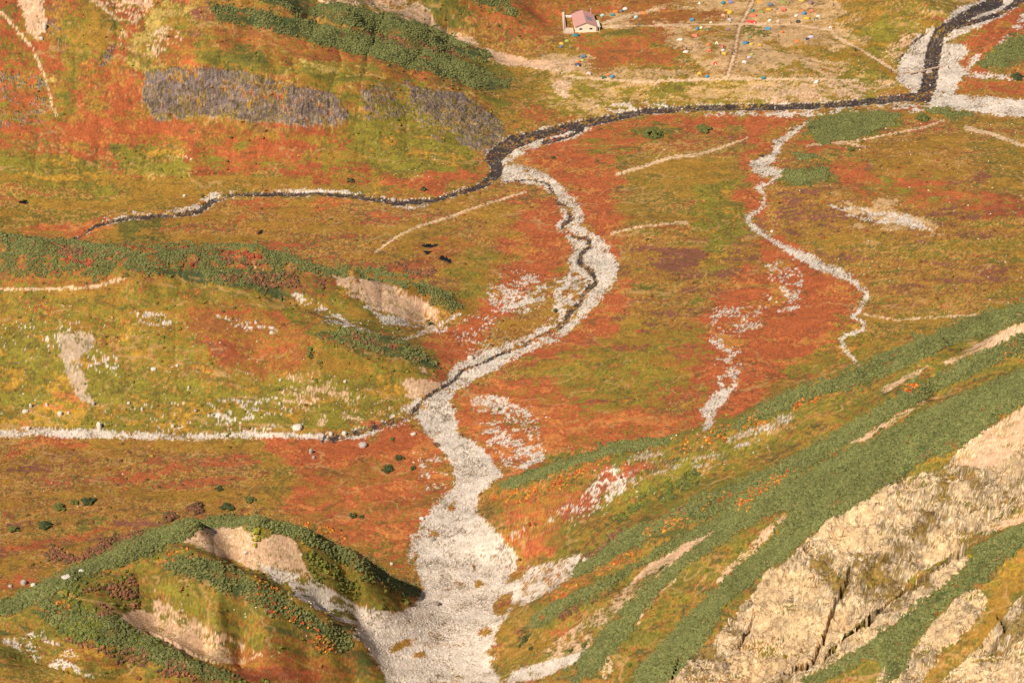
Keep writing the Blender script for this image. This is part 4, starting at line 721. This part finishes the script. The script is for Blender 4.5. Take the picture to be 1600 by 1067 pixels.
for s in (-1, 1):
    a, b = (s * (w + o), e - k * o), (0, r); t = .16
    m.add([(a[0],-o,a[1]),(b[0],-o,b[1]),(b[0],ye,b[1]),(a[0],ye,a[1]),(a[0],-o,a[1]+t),(b[0],-o,b[1]+t),(b[0],ye,b[1]+t),(a[0],ye,a[1]+t)], [(0,1,2,3),(4,7,6,5),(0,4,5,1),(2,6,7,3),(0,3,7,4),(1,5,6,2)])
for s in (-1, 1):
    for i in range(1, 16):
        y = i * 1.05 - .3; z1, z2 = e - k * o + t, r + t; m.add([(s*(w+o),y,z1+.003),(0,y,z2+.003),(0,y+.06,z2+.05),(s*(w+o),y+.06,z1+.05),(0,y+.12,z2+.003),(s*(w+o),y+.12,z1+.003)], [(0,1,2,3),(3,2,4,5)])
roof = m.build("roof", ROOF, hut)
m = MB(); m.tube((4.2, 15, 3.0), (4.2, 15, 6.6), .32, .3, 10); m.tube((4.2, 15, 6.6), (4.2, 15, 6.9), .45, .4, 10); m.build("chimney", ROOF, roof)
m = MB(); m.add([(.9,4.2,r-k*.9+.22),(3.6,4.2,r-k*3.6+.22),(3.6,9.8,r-k*3.6+.22),(.9,9.8,r-k*.9+.22),(.9,4.2,r-k*.9+.12),(3.6,4.2,r-k*3.6+.12),(3.6,9.8,r-k*3.6+.12),(.9,9.8,r-k*.9+.12)], [(0,1,2,3),(0,4,5,1),(1,5,6,2),(2,6,7,3),(3,7,4,0)]); m.build("skylight", GREYR, roof)
m = MB(); m.add([(-4.9,16.95,2.8),(1.6,16.95,3.2),(1.2,19.4,2.8),(-4.2,19.4,2.6),(-3.6,16.95,4.6),(.6,16.95,5.0),(-.6,18.6,3.9),(-3.0,18.6,3.7),(-4.9,16.95,0),(1.6,16.95,0),(1.2,19.4,0),(-4.2,19.4,0)], [(4,5,6,7),(0,4,7,3),(5,1,2,6),(7,6,2,3),(8,0,3,11),(9,10,2,1),(10,11,3,2),(0,8,9,1,5,4)]); tag(m.build("rear_wing", GREYR, hut), "rounded grey roofed wing at the back")
m = MB(); m.box(5.22, 7.0, .6, 8.5, 0, 2.35); m.add([(5.22,.3,2.7),(7.3,.3,2.38),(7.3,8.8,2.38),(5.22,8.8,2.7),(5.22,.3,2.85),(7.3,.3,2.53),(7.3,8.8,2.53),(5.22,8.8,2.85)], [(4,5,6,7),(0,1,5,4),(1,2,6,5),(2,3,7,6)]); anx = m.build("side_porch", WALL, hut)
m = MB(); m.box(5.9, 6.7, .52, .6, .1, 2.0); m.build("door", DARK, anx)
m = MB(); m.box(-5.5, 7.3, -.5, 0, 0, .35); m.build("foundation", CONC, hut)
for x in (-2.6, 2.5):
    m = MB(); m.box(x - .75, x + .75, -.06, 0, 1.35, 2.2); fr = m.build("window", P_("window frame", (150, 136, 120)), hut)
    m = MB(); m.box(x - .65, x + .65, -.085, -.06, 1.43, 2.12); m.build("pane", P_("dark glass", (38, 34, 36), .15), fr)
# concrete terrace with its low wall
q = [on(*p) for p in [(878, 21), (882, 20.5), (884.5, 45.5), (895, 45.5), (897, 53), (880.5, 53)]]; zt = min(p[2] for p in q)
m = MB(); n = len(q); m.add([(p[0], p[1], p[2] - .5) for p in q] + [(p[0], p[1], p[2] + .55) for p in q], [(n + 0, n + 5, n + 4, n + 3, n + 2, n + 1)] + [(i, i + n, (i + 1) % n + n, (i + 1) % n) for i in range(n)])
tag(m.build("concrete_terrace", CONC), "low L shaped concrete terrace wrapped around the left of the hut", "terrace")
for (u, v, wd, c, lab) in [(886, 27.5, 1.7, (232, 222, 210), "white storage box at the far left corner of the hut"), (890.5, 27.5, 1.5, (236, 230, 222), "white storage box nearest the hut's rear left wall"), (893.5, 25.5, 1.6, (70, 84, 110), "dark blue storage box against the hut's rear left wall"), (934.5, 38.5, 1.6, (206, 190, 176), "pale box leaning by the hut's side porch")]:
    x, y, z = on(u, v); o = empty("storage_box", (x, y, z), R(8)); tag(o, lab, "box", "storage boxes round the hut")
    m = MB(); m.box(-wd/2, wd/2, -.5, .5, 0, .8); m.build("case", P_("box %d" % c[0], c), o); m = MB(); m.box(-wd/2-.04, wd/2+.04, -.54, .54, .802, .9); m.build("lid", P_("lid %d" % c[0], tuple(min(255, k + 12) for k in c)), o)

# ------------------------------------------------------------------ tents
def dome(L, Wd, h, n=12, kk=5):
    m = MB(); vs = [(0, 0, h)]; fs = []
    for j in range(1, kk + 1):
        a = math.pi / 2 * j / kk
        for i in range(n):
            t = 2 * math.pi * i / n; s = 1 + .07 * math.cos(4 * t)
            vs.append((L * s * math.sin(a) ** .8 * math.cos(t), Wd * s * math.sin(a) ** .8 * math.sin(t), h * math.cos(a)))
    for i in range(n): fs.append((0, 1 + i, 1 + (i + 1) % n))
    for j in range(kk - 1):
        for i in range(n): a = 1 + j * n; fs.append((a + i, a + n + i, a + n + (i + 1) % n, a + (i + 1) % n))
    m.add(vs, fs); return m
def ridge_tent(L, Wd, h):
    m = MB(); m.add([(-L,-Wd,0),(L,-Wd,0),(L,Wd,0),(-L,Wd,0),(-L*.7,0,h),(L*.7,0,h*.92),(0,-Wd*.62,h*.42),(0,Wd*.62,h*.42)], [(0,1,6),(0,6,4),(6,1,5),(4,6,5),(2,3,7),(3,4,7),(7,5,2),(4,5,7),(3,0,4),(1,2,5)]); return m
def pyramid(L, h):
    m = MB(); m.add([(-L,-L,0),(L,-L,0),(L,L,0),(-L,L,0),(0,0,h)], [(0,1,4),(1,2,4),(2,3,4),(3,0,4)]); return m
COL = dict(white=(236,228,216), cream=(232,220,180), teal=(44,128,128), blue=(60,132,176), violet=(120,120,196), yellow=(228,184,52), orange=(224,116,44), coral=(226,110,84), red=(210,62,48), green=(120,140,70), olive=(132,138,72), grey=(132,136,140), navy=(52,56,92), mauve=(140,104,110), black=(44,42,46), aqua=(168,206,200), peach=(230,168,130), lilac=(198,188,206), pink=(226,196,186), amber=(226,164,60), greyblue=(90,110,136), lime=(170,190,80), dgreen=(70,96,70))
def tent(u, v, col, kind, label, s=1.0, rz=0.0, door='dark'):
    x, y, z = on(u, v + 1); o = empty("tent", (x, y, z - .04), R(rz), s); tag(o, label, "tent", "tents pitched on the campsite")
    mc = P_("tent cloth " + col, tuple(int(.85 * a + .15 * b) for a, b in zip(COL[col], (196, 160, 120))), .6, .06); dk = P_("tent mesh door", (62, 56, 56), .8) if door == 'dark' else P_("pale tent door", (230, 222, 210), .7)
    if kind == 'd':
        dome(1.25, 1.05, 1.25).build("flysheet", mc, o, True)
        m = MB(); m.tube((0,0,0), (0,0,.001), .001); m = MB(); m.add([(-.42,-1.10,.05),(.42,-1.10,.05),(.34,-.93,.62),(0,-.80,.9),(-.34,-.93,.62)], [(0,1,2,3,4)]); m.add([(-.42,-1.2,.02),(.42,-1.2,.02),(.42,-1.10,.05),(-.42,-1.10,.05)], [(0,1,2,3)]); m.build("door", dk, o)
        m = MB()
        for sgn in (-1, 1):
            pr = None
            for j in range(9):
                a = math.pi * j / 8; p = (1.3 * math.cos(a) * .74, sgn * 1.1 * math.cos(a) * .74, 1.28 * math.sin(a) + .01)
                if pr: m.tube(pr, p, .025, n=4)
                pr = p
        m.build("pole", P_("tent pole", (190, 186, 180), .4), o)
    elif kind == 't':
        dome(1.9, .95, 1.05).build("flysheet", mc, o, True); m = MB(); m.add([(1.3,-.72,.05),(1.86,-.3,.05),(1.6,-.28,.55),(1.2,-.55,.62)], [(0,1,2,3)]); m.build("door", dk, o)
    elif kind == 'r':
        ridge_tent(1.5, 1.15, 1.15).build("flysheet", mc, o); m = MB(); m.add([(-1.52,-.45,.03),(-1.52,.45,.03),(-1.2,0,.8)], [(0,1,2)]); m.build("door", dk, o)
    elif kind == 'p':
        pyramid(1.15, 1.75).build("flysheet", mc, o); m = MB(); m.add([(-.35,-1.16,.03),(.35,-1.16,.03),(0,-.62,.85)], [(0,1,2)]); m.build("door", dk, o)
    return o
TENTS = [
(1093,5.5,'white','p',"little white tent standing alone left of the teal tent at the top edge",.8), (1130,5,'teal','d',"teal dome tent at the top of the camp left of the wide path",1.15),
(1142,4,'violet','d',"blue violet dome tent beside the teal one at the top of the camp",1.1), (1141,20,'yellow','d',"large yellow tent left of the upper wide path",1.35), (1136,16,'amber','t',"amber tunnel tent tucked behind the large yellow tent",.8),
(1130.5,25,'peach','d',"pale peach dome tent at the corner of the upper grass strip",1.1), (1111,35.5,'cream','d',"tiny cream yellow tent just above the boardwalk",.8), (1140,31,'lilac','d',"lilac and white tent with people beside it above the boardwalk",.95),
(1096,43.5,'cream','d',"cream tent just below the boardwalk left of the green white one",.9), (1105,46,'dgreen','d',"small green and white tent on the top edge of the long grass strip",.85), (1137,47,'mauve','d',"mauve tent with dark opening left of the path junction",1.1),
(1176,17,'teal','d',"small teal dome right of the upper wide path",1.0), (1177,24.5,'coral','t',"wide coral red tunnel tent right of the wide path",1.25), (1171,34,'red','r',"red tent with a white doorway just above the boardwalk",1.1), (1178,35,'red','p',"bright red pyramid tent touching the one with the white doorway",1.15),
(1203.5,8,'greyblue','d',"grey blue dome with a dark door at the top right of the path",1.3), (1186,3.5,'amber','r',"amber tent at the top edge right of the wide path",1.1), (1202,15,'amber','t',"long amber tent below the grey blue dome",1.0), (1190,19,'olive','t',"olive tunnel tent between the small teal dome and the long amber tent",.95),
(1203,32.5,'white','d',"white dome right of the red pair above the boardwalk",1.0), (1199.5,45,'blue','r',"blue tent with dark bags just below the boardwalk",1.15), (1164.5,67.5,'blue','t',"wide blue tent on the lower field right of the path",1.2), (1174,69.5,'yellow','d',"yellow dome next to the wide blue tent",1.0),
(1187,71,'amber','d',"amber dome at the right end of the blue and yellow row",1.05), (1107.5,70,'orange','d',"orange dome on the lower left field",1.05), (1120,67.5,'cream','p',"tall cream pyramid tent on the edge of the grass strip",.9), (1130,73,'red','d',"red dome in the middle of the lower left field",.95),
(1130,78.5,'white','d',"small white tent between the red dome and the yellow dome",.8), (1171,58,'green','d',"moss green dome beneath the round grass patch",1.0), (1216.5,33,'pink','d',"small pinkish white dome two along from the white dome above the boardwalk",.85),
(1214.5,14,'greyblue','p',"tiny grey blue tent left of the big coral dome",.6), (1224,15.5,'coral','d',"big coral dome in the upper right field",1.4), (1244.5,25,'white','d',"round white tent with a dark door in the right field",.95), (1253.5,16.5,'orange','t',"low orange tent peeping over the blue dome",.75),
(1256.5,21,'blue','d',"bright blue dome between the low orange tent and the yellow one",1.2), (1261,28.5,'yellow','t',"golden yellow tunnel tent under the bright blue dome",1.0), (1268,18,'coral','d',"coral dome right of the bright blue dome",1.2), (1279,25,'white','t',"white tunnel tent at the right rim of the camp",.8),
(1275,30,'dgreen','d',"dark green tent with a white door at the right rim of the camp",.9), (1247,34,'black','d',"black arched tent on the boardwalk's upper side",1.1), (1222,50.5,'orange','d',"orange dome alone below the boardwalk in the right field",.95), (1245,64.5,'orange','r',"orange red tent at the lower rim of the right field",1.0),
(1261,61,'navy','r',"navy tent beside the lilac one near the oval grass patch",.85), (1267.5,57.5,'lilac','t',"long lilac white tent near the oval grass patch",1.0), (1224,4,'olive','t',"long olive tunnel tent near the top edge",1.3), (1232,4.5,'olive','d',"olive dome joined to the long olive tunnel",.8), (1253,.8,'yellow','t',"yellow tent cut by the top edge",.95),
(1267,5,'mauve','d',"mauve tent with dark doorway near the top right",1.3), (1297.5,43,'white','p',"white tent alone on the grass bank right of the camp",.75), (962,18,'orange','t',"orange tunnel tent on the bare strip right of the hut",.95), (971,17.5,'greyblue','d',"dark grey blue tent between the orange tunnel and the white dome",.9),
(977,14.5,'white','d',"large white dome behind the strip right of the hut",1.15), (1006,20.5,'orange','r',"orange tent at the far tip of the bare strip",1.0), (994,27,'aqua','d',"pale aqua dome on the lower edge of the bare strip",1.05), (1081.5,31.5,'blue','d',"blue dome on the stony patch above the boardwalk",1.2),
(1089.5,45,'blue','d',"small blue dome just under the boardwalk",.9), (1063,62,'white','t',"low white tent on the bare clearing",.9), (1086,55.5,'coral','r',"faded coral tent at the edge of the bare clearing",1.0), (1072,81,'white','t',"white grey tent at the foot of the bare clearing",.95),
(1108,79.5,'coral','d',"coral dome on the left side of the lower field",1.05), (1131.5,84.5,'yellow','d',"yellow dome at the middle of the lower left field with people around",1.1), (1117.5,99.5,'red','p',"red pyramid tent alone beside the brown thicket",.95), (1093,115.5,'yellow','d',"yellow dome on the track along the river bank",1.1),
(1105,120,'blue','d',"dark blue dome on the track right of the yellow dome",1.0), (1170.5,90,'lilac','d',"lilac white tent on the right lower field",.95), (1163,97.5,'white','d',"white dome below the lilac tent on the right lower field",1.1), (1175,85,'lime','d',"small lime tent above the lilac one",.8),
(1193,122,'teal','d',"teal dome on the bank track right of the wide path's end",1.1), (1276,128.5,'white','d',"white tent on the eroded bank below the camp",1.15), (941.5,24.5,'aqua','d',"aqua white dome nearest the hut on the right",1.05), (957.5,24,'teal','d',"teal dome right of the hut on the bare strip",1.1),
(899.5,55.5,'teal','t',"turquoise tent just below the concrete terrace",1.2), (886,64.5,'lime','d',"lime green dome below the terrace",.95), (877.5,69,'yellow','d',"pale yellow dome on the grass left of the ditch",1.1), (877,73,'greyblue','d',"grey tent in front of the pale yellow dome",1.0),
(911.5,89,'greyblue','d',"large grey teal dome at the end of the ditch",1.4), (904,96.5,'orange','t',"small orange tent between the grey teal dome and the blue white one",.75), (903,102,'navy','d',"dark blue and white tent on the dirt yard at the left",1.3), (920,115.5,'pink','d',"pinkish white dome on the bank track",1.2),
(957,120,'blue','d',"blue dome beside an orange one on the bank track",1.15), (951,117,'orange','d',"orange tent pressed against the blue dome on the bank track",.9), (943,121,'dgreen','r',"green and black tent left of the orange and blue pair",1.0), (910,93.5,'lime','t',"low lime tent under the large grey teal dome",.7)]
for i, (u, v, c, k, l, s) in enumerate(TENTS): tent(u, v, c, k, l, s * .92, (i * 37) % 60 - 30, 'pale' if c in ('dgreen', 'red', 'navy') else 'dark')

# ------------------------------------------------------------------ people
def person(u, v, jacket, label, face=0, step=.18, pack=None, s=1.0):
    x, y, z = on(u, v); h = 1.72 * s
    J = [(0,0,.93),(0,0,1.15),(0,.01,1.40),(0,0,1.50),(0,.01,1.62),(0,0,1.70),(.19,0,1.38),(.25,.04,1.10),(.22,.12,.88),(.215,.15,.80),(-.19,0,1.38),(-.25,-.02,1.10),(-.22,.06,.88),(-.215,.09,.80),
         (.10,0,.88),(.11,step*.6,.48),(.11,step*.6,.09),(.11,step*.6+.15,.05),(-.10,0,.88),(-.11,-step*.4,.48),(-.11,-step,.09),(-.11,-step+.15,.05)]
    E = [(0,1),(1,2),(2,3),(3,4),(4,5),(2,6),(6,7),(7,8),(8,9),(2,10),(10,11),(11,12),(12,13),(0,14),(14,15),(15,16),(16,17),(0,18),(18,19),(19,20),(20,21)]
    Rr = [.15,.15,.16,.06,.105,.08,.075,.055,.04,.035,.075,.055,.04,.035,.1,.07,.05,.045,.1,.07,.05,.045]
    me = bpy.data.meshes.new("person"); me.from_pydata(J, E, [])
    o = bpy.data.objects.new("person", me); scene.collection.objects.link(o); o.location = (x, y, z); o.rotation_euler = (0, 0, R(face)); o.scale = (s,) * 3
    o.modifiers.new("skin", 'SKIN')
    for k, rr in enumerate(Rr): me.skin_vertices[0].data[k].radius = (rr, rr)
    me.skin_vertices[0].data[0].use_root = True
    o.modifiers.new("sub", 'SUBSURF').levels = 1; me.materials.append(P_("trousers", (58, 52, 54)))
    m = MB(); n = 10; ring = [(.205, .135, .86), (.20, .14, 1.0), (.225, .15, 1.3), (.23, .13, 1.43), (.10, .09, 1.50)]
    m.add([(a * math.cos(2*math.pi*i/n), b_ * math.sin(2*math.pi*i/n), c) for a, b_, c in ring for i in range(n)], [(j*n+i, j*n+(i+1)%n, (j+1)*n+(i+1)%n, (j+1)*n+i) for j in range(len(ring)-1) for i in range(n)])
    for sd, dy in ((1, .04), (-1, -.02)): m.tube((sd*.19,0,1.40), (sd*.25,dy,1.12), .095, .075, 8); m.tube((sd*.25,dy,1.12), (sd*.225,dy+.08,.90), .075, .06, 8)
    m.build("jacket", P_("jacket " + jacket, COL[jacket]), o, True)
    m = dome(.115, .125, .13, 8, 3); m.v = [(a, b_ - .005, c + 1.63) for a, b_, c in m.v]; m.build("hat", P_("hat " + jacket, (120, 96, 70)), o, True)
    if pack:
        m = MB(); m.box(-.17, .17, -.36, -.14, .95, 1.48); m.build("backpack", P_("pack " + pack, COL[pack]), o)
    tag(o, label, "person", "hikers and campers")
for a in [(994, 42.3, 'black', "left one of two hikers walking on the boardwalk right of the hut", 90), (998.5, 42, 'navy', "right one of two hikers walking on the boardwalk right of the hut", 90), (1138, 29.5, 'black', "person in black standing behind the lilac tent", 20),
          (1141, 37, 'white', "person in white standing just above the boardwalk", 200), (1147, 83, 'navy', "hiker in navy coming down the lower wide path", 190), (1144, 87, 'black', "hiker in black on the left side of the lower wide path", 190), (1125.5, 86.5, 'black', "person in black left of the lower yellow dome", 60),
          (1130, 77, 'black', "person in black by the small white tent on the lower field", 300), (1073, 79.5, 'black', "person in black at the foot of the bare clearing", 150), (1071.5, 76, 'white', "person in white standing at the bare clearing", 200), (1199, 57.5, 'mauve', "person in mauve in the open right field", 40),
          (1216, 58, 'greyblue', "person in grey blue below the orange dome", 100), (1235.5, 37.5, 'black', "person in black just above the boardwalk on the right", 90), (1302, 10.5, 'black', "hiker in black on the trail leaving the camp at the right", 60), (1392.5, 114, 'navy', "hiker with a pack walking down to the footbridge", 100),
          (1481.5, 108.5, 'black', "hiker on the gravel just past the footbridge", 80), (1336, 80.5, 'black', "hiker on the trail between camp and footbridge", 110)]:
    person(a[0], a[1], a[2], a[3], a[4], pack='greyblue' if 'hiker' in a[3] else None, s=1.05)

# ------------------------------------------------------------------ footbridge
a, b = np.array(on(1423, 117.5)), np.array(on(1471, 106.5)); L = float(np.hypot(*(b - a)[:2])); zb = max(a[2], b[2]) + .9
br = empty("footbridge", (a[0], a[1], zb), math.atan2(b[1] - a[1], b[0] - a[0])); tag(br, "narrow plank footbridge crossing the dark river on stone piers", "footbridge")
WOOD, STN = P_("weathered planks", (206, 170, 140)), P_("pier stones", (198, 176, 164))
for s in (-1, 1):
    m = MB(); m.box(-.5, L + .5, s * .32 - .05 - .0, s * .32 + .05, -.22, -.003); m.build("beam", WOOD, br)
m = MB(); k = 0.0
while k < L + .4: m.box(k - .5, k - .5 + .27, -.5, .5, 0, .06); k += .3
m.build("deck", WOOD, br)
for x, wd in ((L * .58, 1.7), (L * .27, .8), (L * .97, .9)):
    zg = float(zat(np.array([a[0] + (b - a)[0] * x / L]), np.array([a[1] + (b - a)[1] * x / L]))[0]) - zb - .3
    m = MB(); m.add([(x-wd*1.1,-1.5,zg),(x+wd*1.1,-1.5,zg),(x+wd*1.0,1.5,zg),(x-wd*1.0,1.5,zg),(x-wd*.6,-.7,-.225),(x+wd*.6,-.7,-.225),(x+wd*.6,.7,-.225),(x-wd*.6,.7,-.225)], [(4,5,6,7),(0,1,5,4),(1,2,6,5),(2,3,7,6),(3,0,4,7)]); m.build("pier", STN, br)
a, b = np.array(on(1408, 115)), np.array(on(1421, 115)); gp = empty("plank_walk", (a[0], a[1], a[2] + .25), math.atan2(b[1] - a[1], b[0] - a[0])); tag(gp, "short plank walk over the gravel left of the footbridge", "plank walk")
m = MB(); Lk = float(np.hypot(*(b - a)[:2])); m.box(0, Lk, -.4, .4, 0, .08); m.build("deck", WOOD, gp); m = MB(); m.box(.3, .5, -.4, .4, -.6, 0); m.box(Lk-.5, Lk-.3, -.4, .4, -.6, 0); m.build("support", WOOD, gp)

# ------------------------------------------------------------------ boulders one can tell apart
SV, SF = ico(2)
def boulder(u, v, w, h, label, rgb=(214, 202, 184), dp=None, sd=0):
    x, y, z = on(u, v); k = x and math.hypot(y, CAMH) / F; w = w * k * 1.0; h = h * k; dp = dp * k if dp else w * .8
    n = fbm(SV[:, 0] * 2 + sd * 7, SV[:, 1] * 2 + SV[:, 2] * 1.7, 1.2, 700 + sd, 3); p = SV * (.75 + .5 * n)[:, None]
    p = np.sign(p) * np.abs(p) ** .8; th = sd * 1.3; q = np.c_[p[:, 0] * w / 2, p[:, 1] * dp / 2, p[:, 2] * h * .62 + h * .3]
    c = np.tile(lin(rgb), (len(q), 1)) * (.85 + .3 * n)[:, None]
    o = link_mesh("boulder", q, SF, M_STONE, col=c); o.location = (x, y, z - .05); o.rotation_euler = (0, 0, (sd * .7) % 1.2 - .6); tag(o, label, "boulder", "large boulders"); return o
for i, a in enumerate([
(155,668,9,11,"tallest white boulder standing on the edge of the white stream bed at the left"), (94,648,8,7,"pale block on the golden slope above the left stream"), (107,646,5,4,"small stone right of the pale block on the golden slope"), (48,636,5,7,"upright pale stone low on the green slope at the left"),
(73,634,4,6,"slim upright stone between the golden patch and the green slope"), (40,644,10,5,"flat pale stone left of the golden patch"), (146,633,5,7,"pale stone at the foot of the grey scree streak"), (44,671,6,6,"white boulder in the left stream bed near the frame edge"), (240,578,9,5,"long pale stone high on the left slope"),
(277,572,5,4,"pale stone right of the long one on the left slope"), (222,641,4,6,"upright stone above the middle of the left stream"), (201,631,5,4,"stone left of the upright one above the stream"), (295,608,4,6,"slim stone in the middle of the olive slope"), (332,650,5,5,"grey stone just above the stream bed"),
(305,643,5,4,"whitish stone left of the grey one above the stream"), (270,667,6,5,"white stone on the upper lip of the stream bed"), (567,697,14,8,"big flat grey slab lying alone on the rust red plain"), (646,679,9,4,"low white stone on the rust plain near the stream junction"), (517,680,6,7,"pointed white stone at the stream's bend"),
(538,679,8,7,"pointed pale boulder right of the one at the stream's bend"), (465,670,16,8,"cluster like white block above the stream"), (539,597,5,4,"white stone on the green bank below the knoll"), (438,595,4,4,"white stone under the brown heath shoulder"), (437,632,4,5,"pale stone halfway down the scree streak"),
(486,708,6,9,"grey split rock on the rust plain left of the flat slab"), (490,716,5,5,"small grey rock touching the split rock"), (37,912,10,8,"round grey boulder on the plain behind the lower left ridge"), (52,915,8,5,"pale flat boulder right of the round grey one"), (16,916,7,4,"small pale boulder left of the round grey one"),
(103,902,14,4,"long low pale slab just behind the lower left crest"), (127,893,9,4,"thin pale slab above the long low one"), (659,811,8,5,"white boulder at the left edge of the gravel fan"), (612,882,5,5,"pale boulder among the bushes left of the fan"), (1206,363,5,4,"white boulder beside the eastern stream"),
(383,864,7,4,"stone lodged in the oval scree bowl"), (288,307,5,4,"lone white stone above the upper river on the left"), (70,45,7,10,"white boulder below the pink dirt gully at the top left"), (65,62,6,5,"smaller white boulder under the one in the dirt gully"), (615,314,9,6,"grey boulder in the upper river"), (735,560,9,5,"pale boulder among the gravel of the central stream"),
(720,680,6,4,"dark stone alone on the gravel fan",(120,96,80)), (675,843,9,5,"grey boulder on the left half of the gravel fan",(168,156,146)), (682,944,10,6,"dark grey boulder where the left gully meets the fan",(140,128,118)), (1163,500,4,3,"white stone among the eastern gravel streaks")]):
    boulder(*a[:5], **(dict(rgb=a[5]) if len(a) > 5 else (dict(rgb=(176, 164, 152)) if 'grey' in a[4] and 'right' not in a[4] else {})), sd=i)

# ------------------------------------------------------------------ bushes one can tell apart
def bush(u, v, w, label, cols, ht=.42, asp=.8):
    x, y, z = on(u, v); k = math.hypot(y, CAMH) / F; r = w * k / 2 * .75; n = max(10, int(r * r * 9)); Ps = []; Fs = []; Cs = []
    for i in range(n):
        t = RNG.uniform(0, 6.28); q = math.sqrt(RNG.random()); px, py = q * r * math.cos(t) * (1 + .3 * math.sin(3 * t + u)), q * r * asp * 1.6 * math.sin(t) * (1 + .25 * math.cos(2 * t + v)); s = .5 * min(1.0, .5 + r / 4) * RNG.uniform(.8, 1.3)
        pz = r * ht * (1 - q * q) + float(zat(np.array([x + px]), np.array([y + py]))[0]) - z
        Ps.append(BV[i % 8] * (s, s, s * .9) + (px, py, pz + s * .25)); Fs.append(IF + i * len(IV)); Cs.append(np.tile(lin(cols[i % len(cols)]), (len(IV), 1)) * RNG.uniform(.8, 1.2))
    o = link_mesh("bush", np.concatenate(Ps), np.concatenate(Fs), M_BUSH, col=np.concatenate(Cs)); o.location = (x, y, z); tag(o, label, "bush", "single bushes on the plain")
BV = [clump(.25, .3) for _ in range(8)]
DG, GG, PP = [(66, 74, 42), (76, 82, 46), (60, 66, 40)], [(98, 100, 50), (88, 92, 46), (108, 106, 54)], [(128, 84, 60), (112, 76, 60), (96, 84, 50)]
for u, v, w, l, c in [(606,733,21,"larger dark green bush on the rust red plain",DG), (624,716,16,"dark green bush just above the larger one on the rust plain",DG), (645,732,10,"small dark bush right of the pair on the rust plain",DG), (613,687,10,"faint olive bush near the stream junction",GG), (552,806,14,"dark bush on the rust plain behind the crest",DG), (565,808,9,"small dark bush right of the one behind the crest",DG),
 (343,764,14,"lone dark bush on the left plain",DG), (355,793,24,"green bush below the lone dark one on the left plain",DG), (92,793,24,"low green bush at the left end of the trio",GG), (117,786,16,"middle green bush of the trio on the left plain",GG), (138,785,26,"dark green bush at the right end of the trio",DG), (306,795,34,"wide purple green bush on the left plain",PP), (390,782,18,"green bush partly hidden by heath near the crest",GG),
 (265,808,28,"dark purple bush above the lower left crest",PP), (70,822,26,"dark bush in the heath near the left edge",DG), (20,828,20,"green bush at the far left of the heath",GG), (868,486,9,"dark bush on the gravel beside the central stream",DG), (673,507,10,"dark bush below the scree bank",DG), (548,283,13,"very dark bush on the hill foot above the river",DG), (663,297,13,"dark low bush just above the upper river",DG),
 (1068,757,22,"dark bush on the first right hand slope",GG), (1035,888,10,"round dark bush at the edge of the tan chute",DG), (892,1017,8,"dark bush low on the tan chute",DG), (914,1009,7,"small dark bush above the gravel chute",DG), (820,1000,20,"dark bush on the toe of the right slope",DG), (830,1014,9,"little bush beneath the dark one on the right slope's toe",DG),
 (485,551,15,"green bush on the brown shoulder",GG), (500,568,10,"small green bush below the one on the brown shoulder",GG), (1190,245,8,"dark bush beside the head of the eastern stream",DG), (1100,203,28,"flat dark bush strip on the central plain",GG), (1020,210,40,"broad green bush on the central plain near the river",GG), (865,247,8,"dark split bush on the rust bank",DG),
 (1590,122,22,"dark green bush at the right edge below the thicket",DG), (1442,185,26,"green bush on the plain below the gravel bank",GG), (780,640,7,"little green bush between gravel streaks",GG), (1330,235,14,"olive bush beside the trail fork",GG), (400,840,18,"yellow green bush at the top of the oval scree bowl",[(160, 150, 44), (140, 136, 46)]), (683,695,12,"brown bush at the left edge of the gravel fan",PP)]:
    bush(u, v, w, l, c)
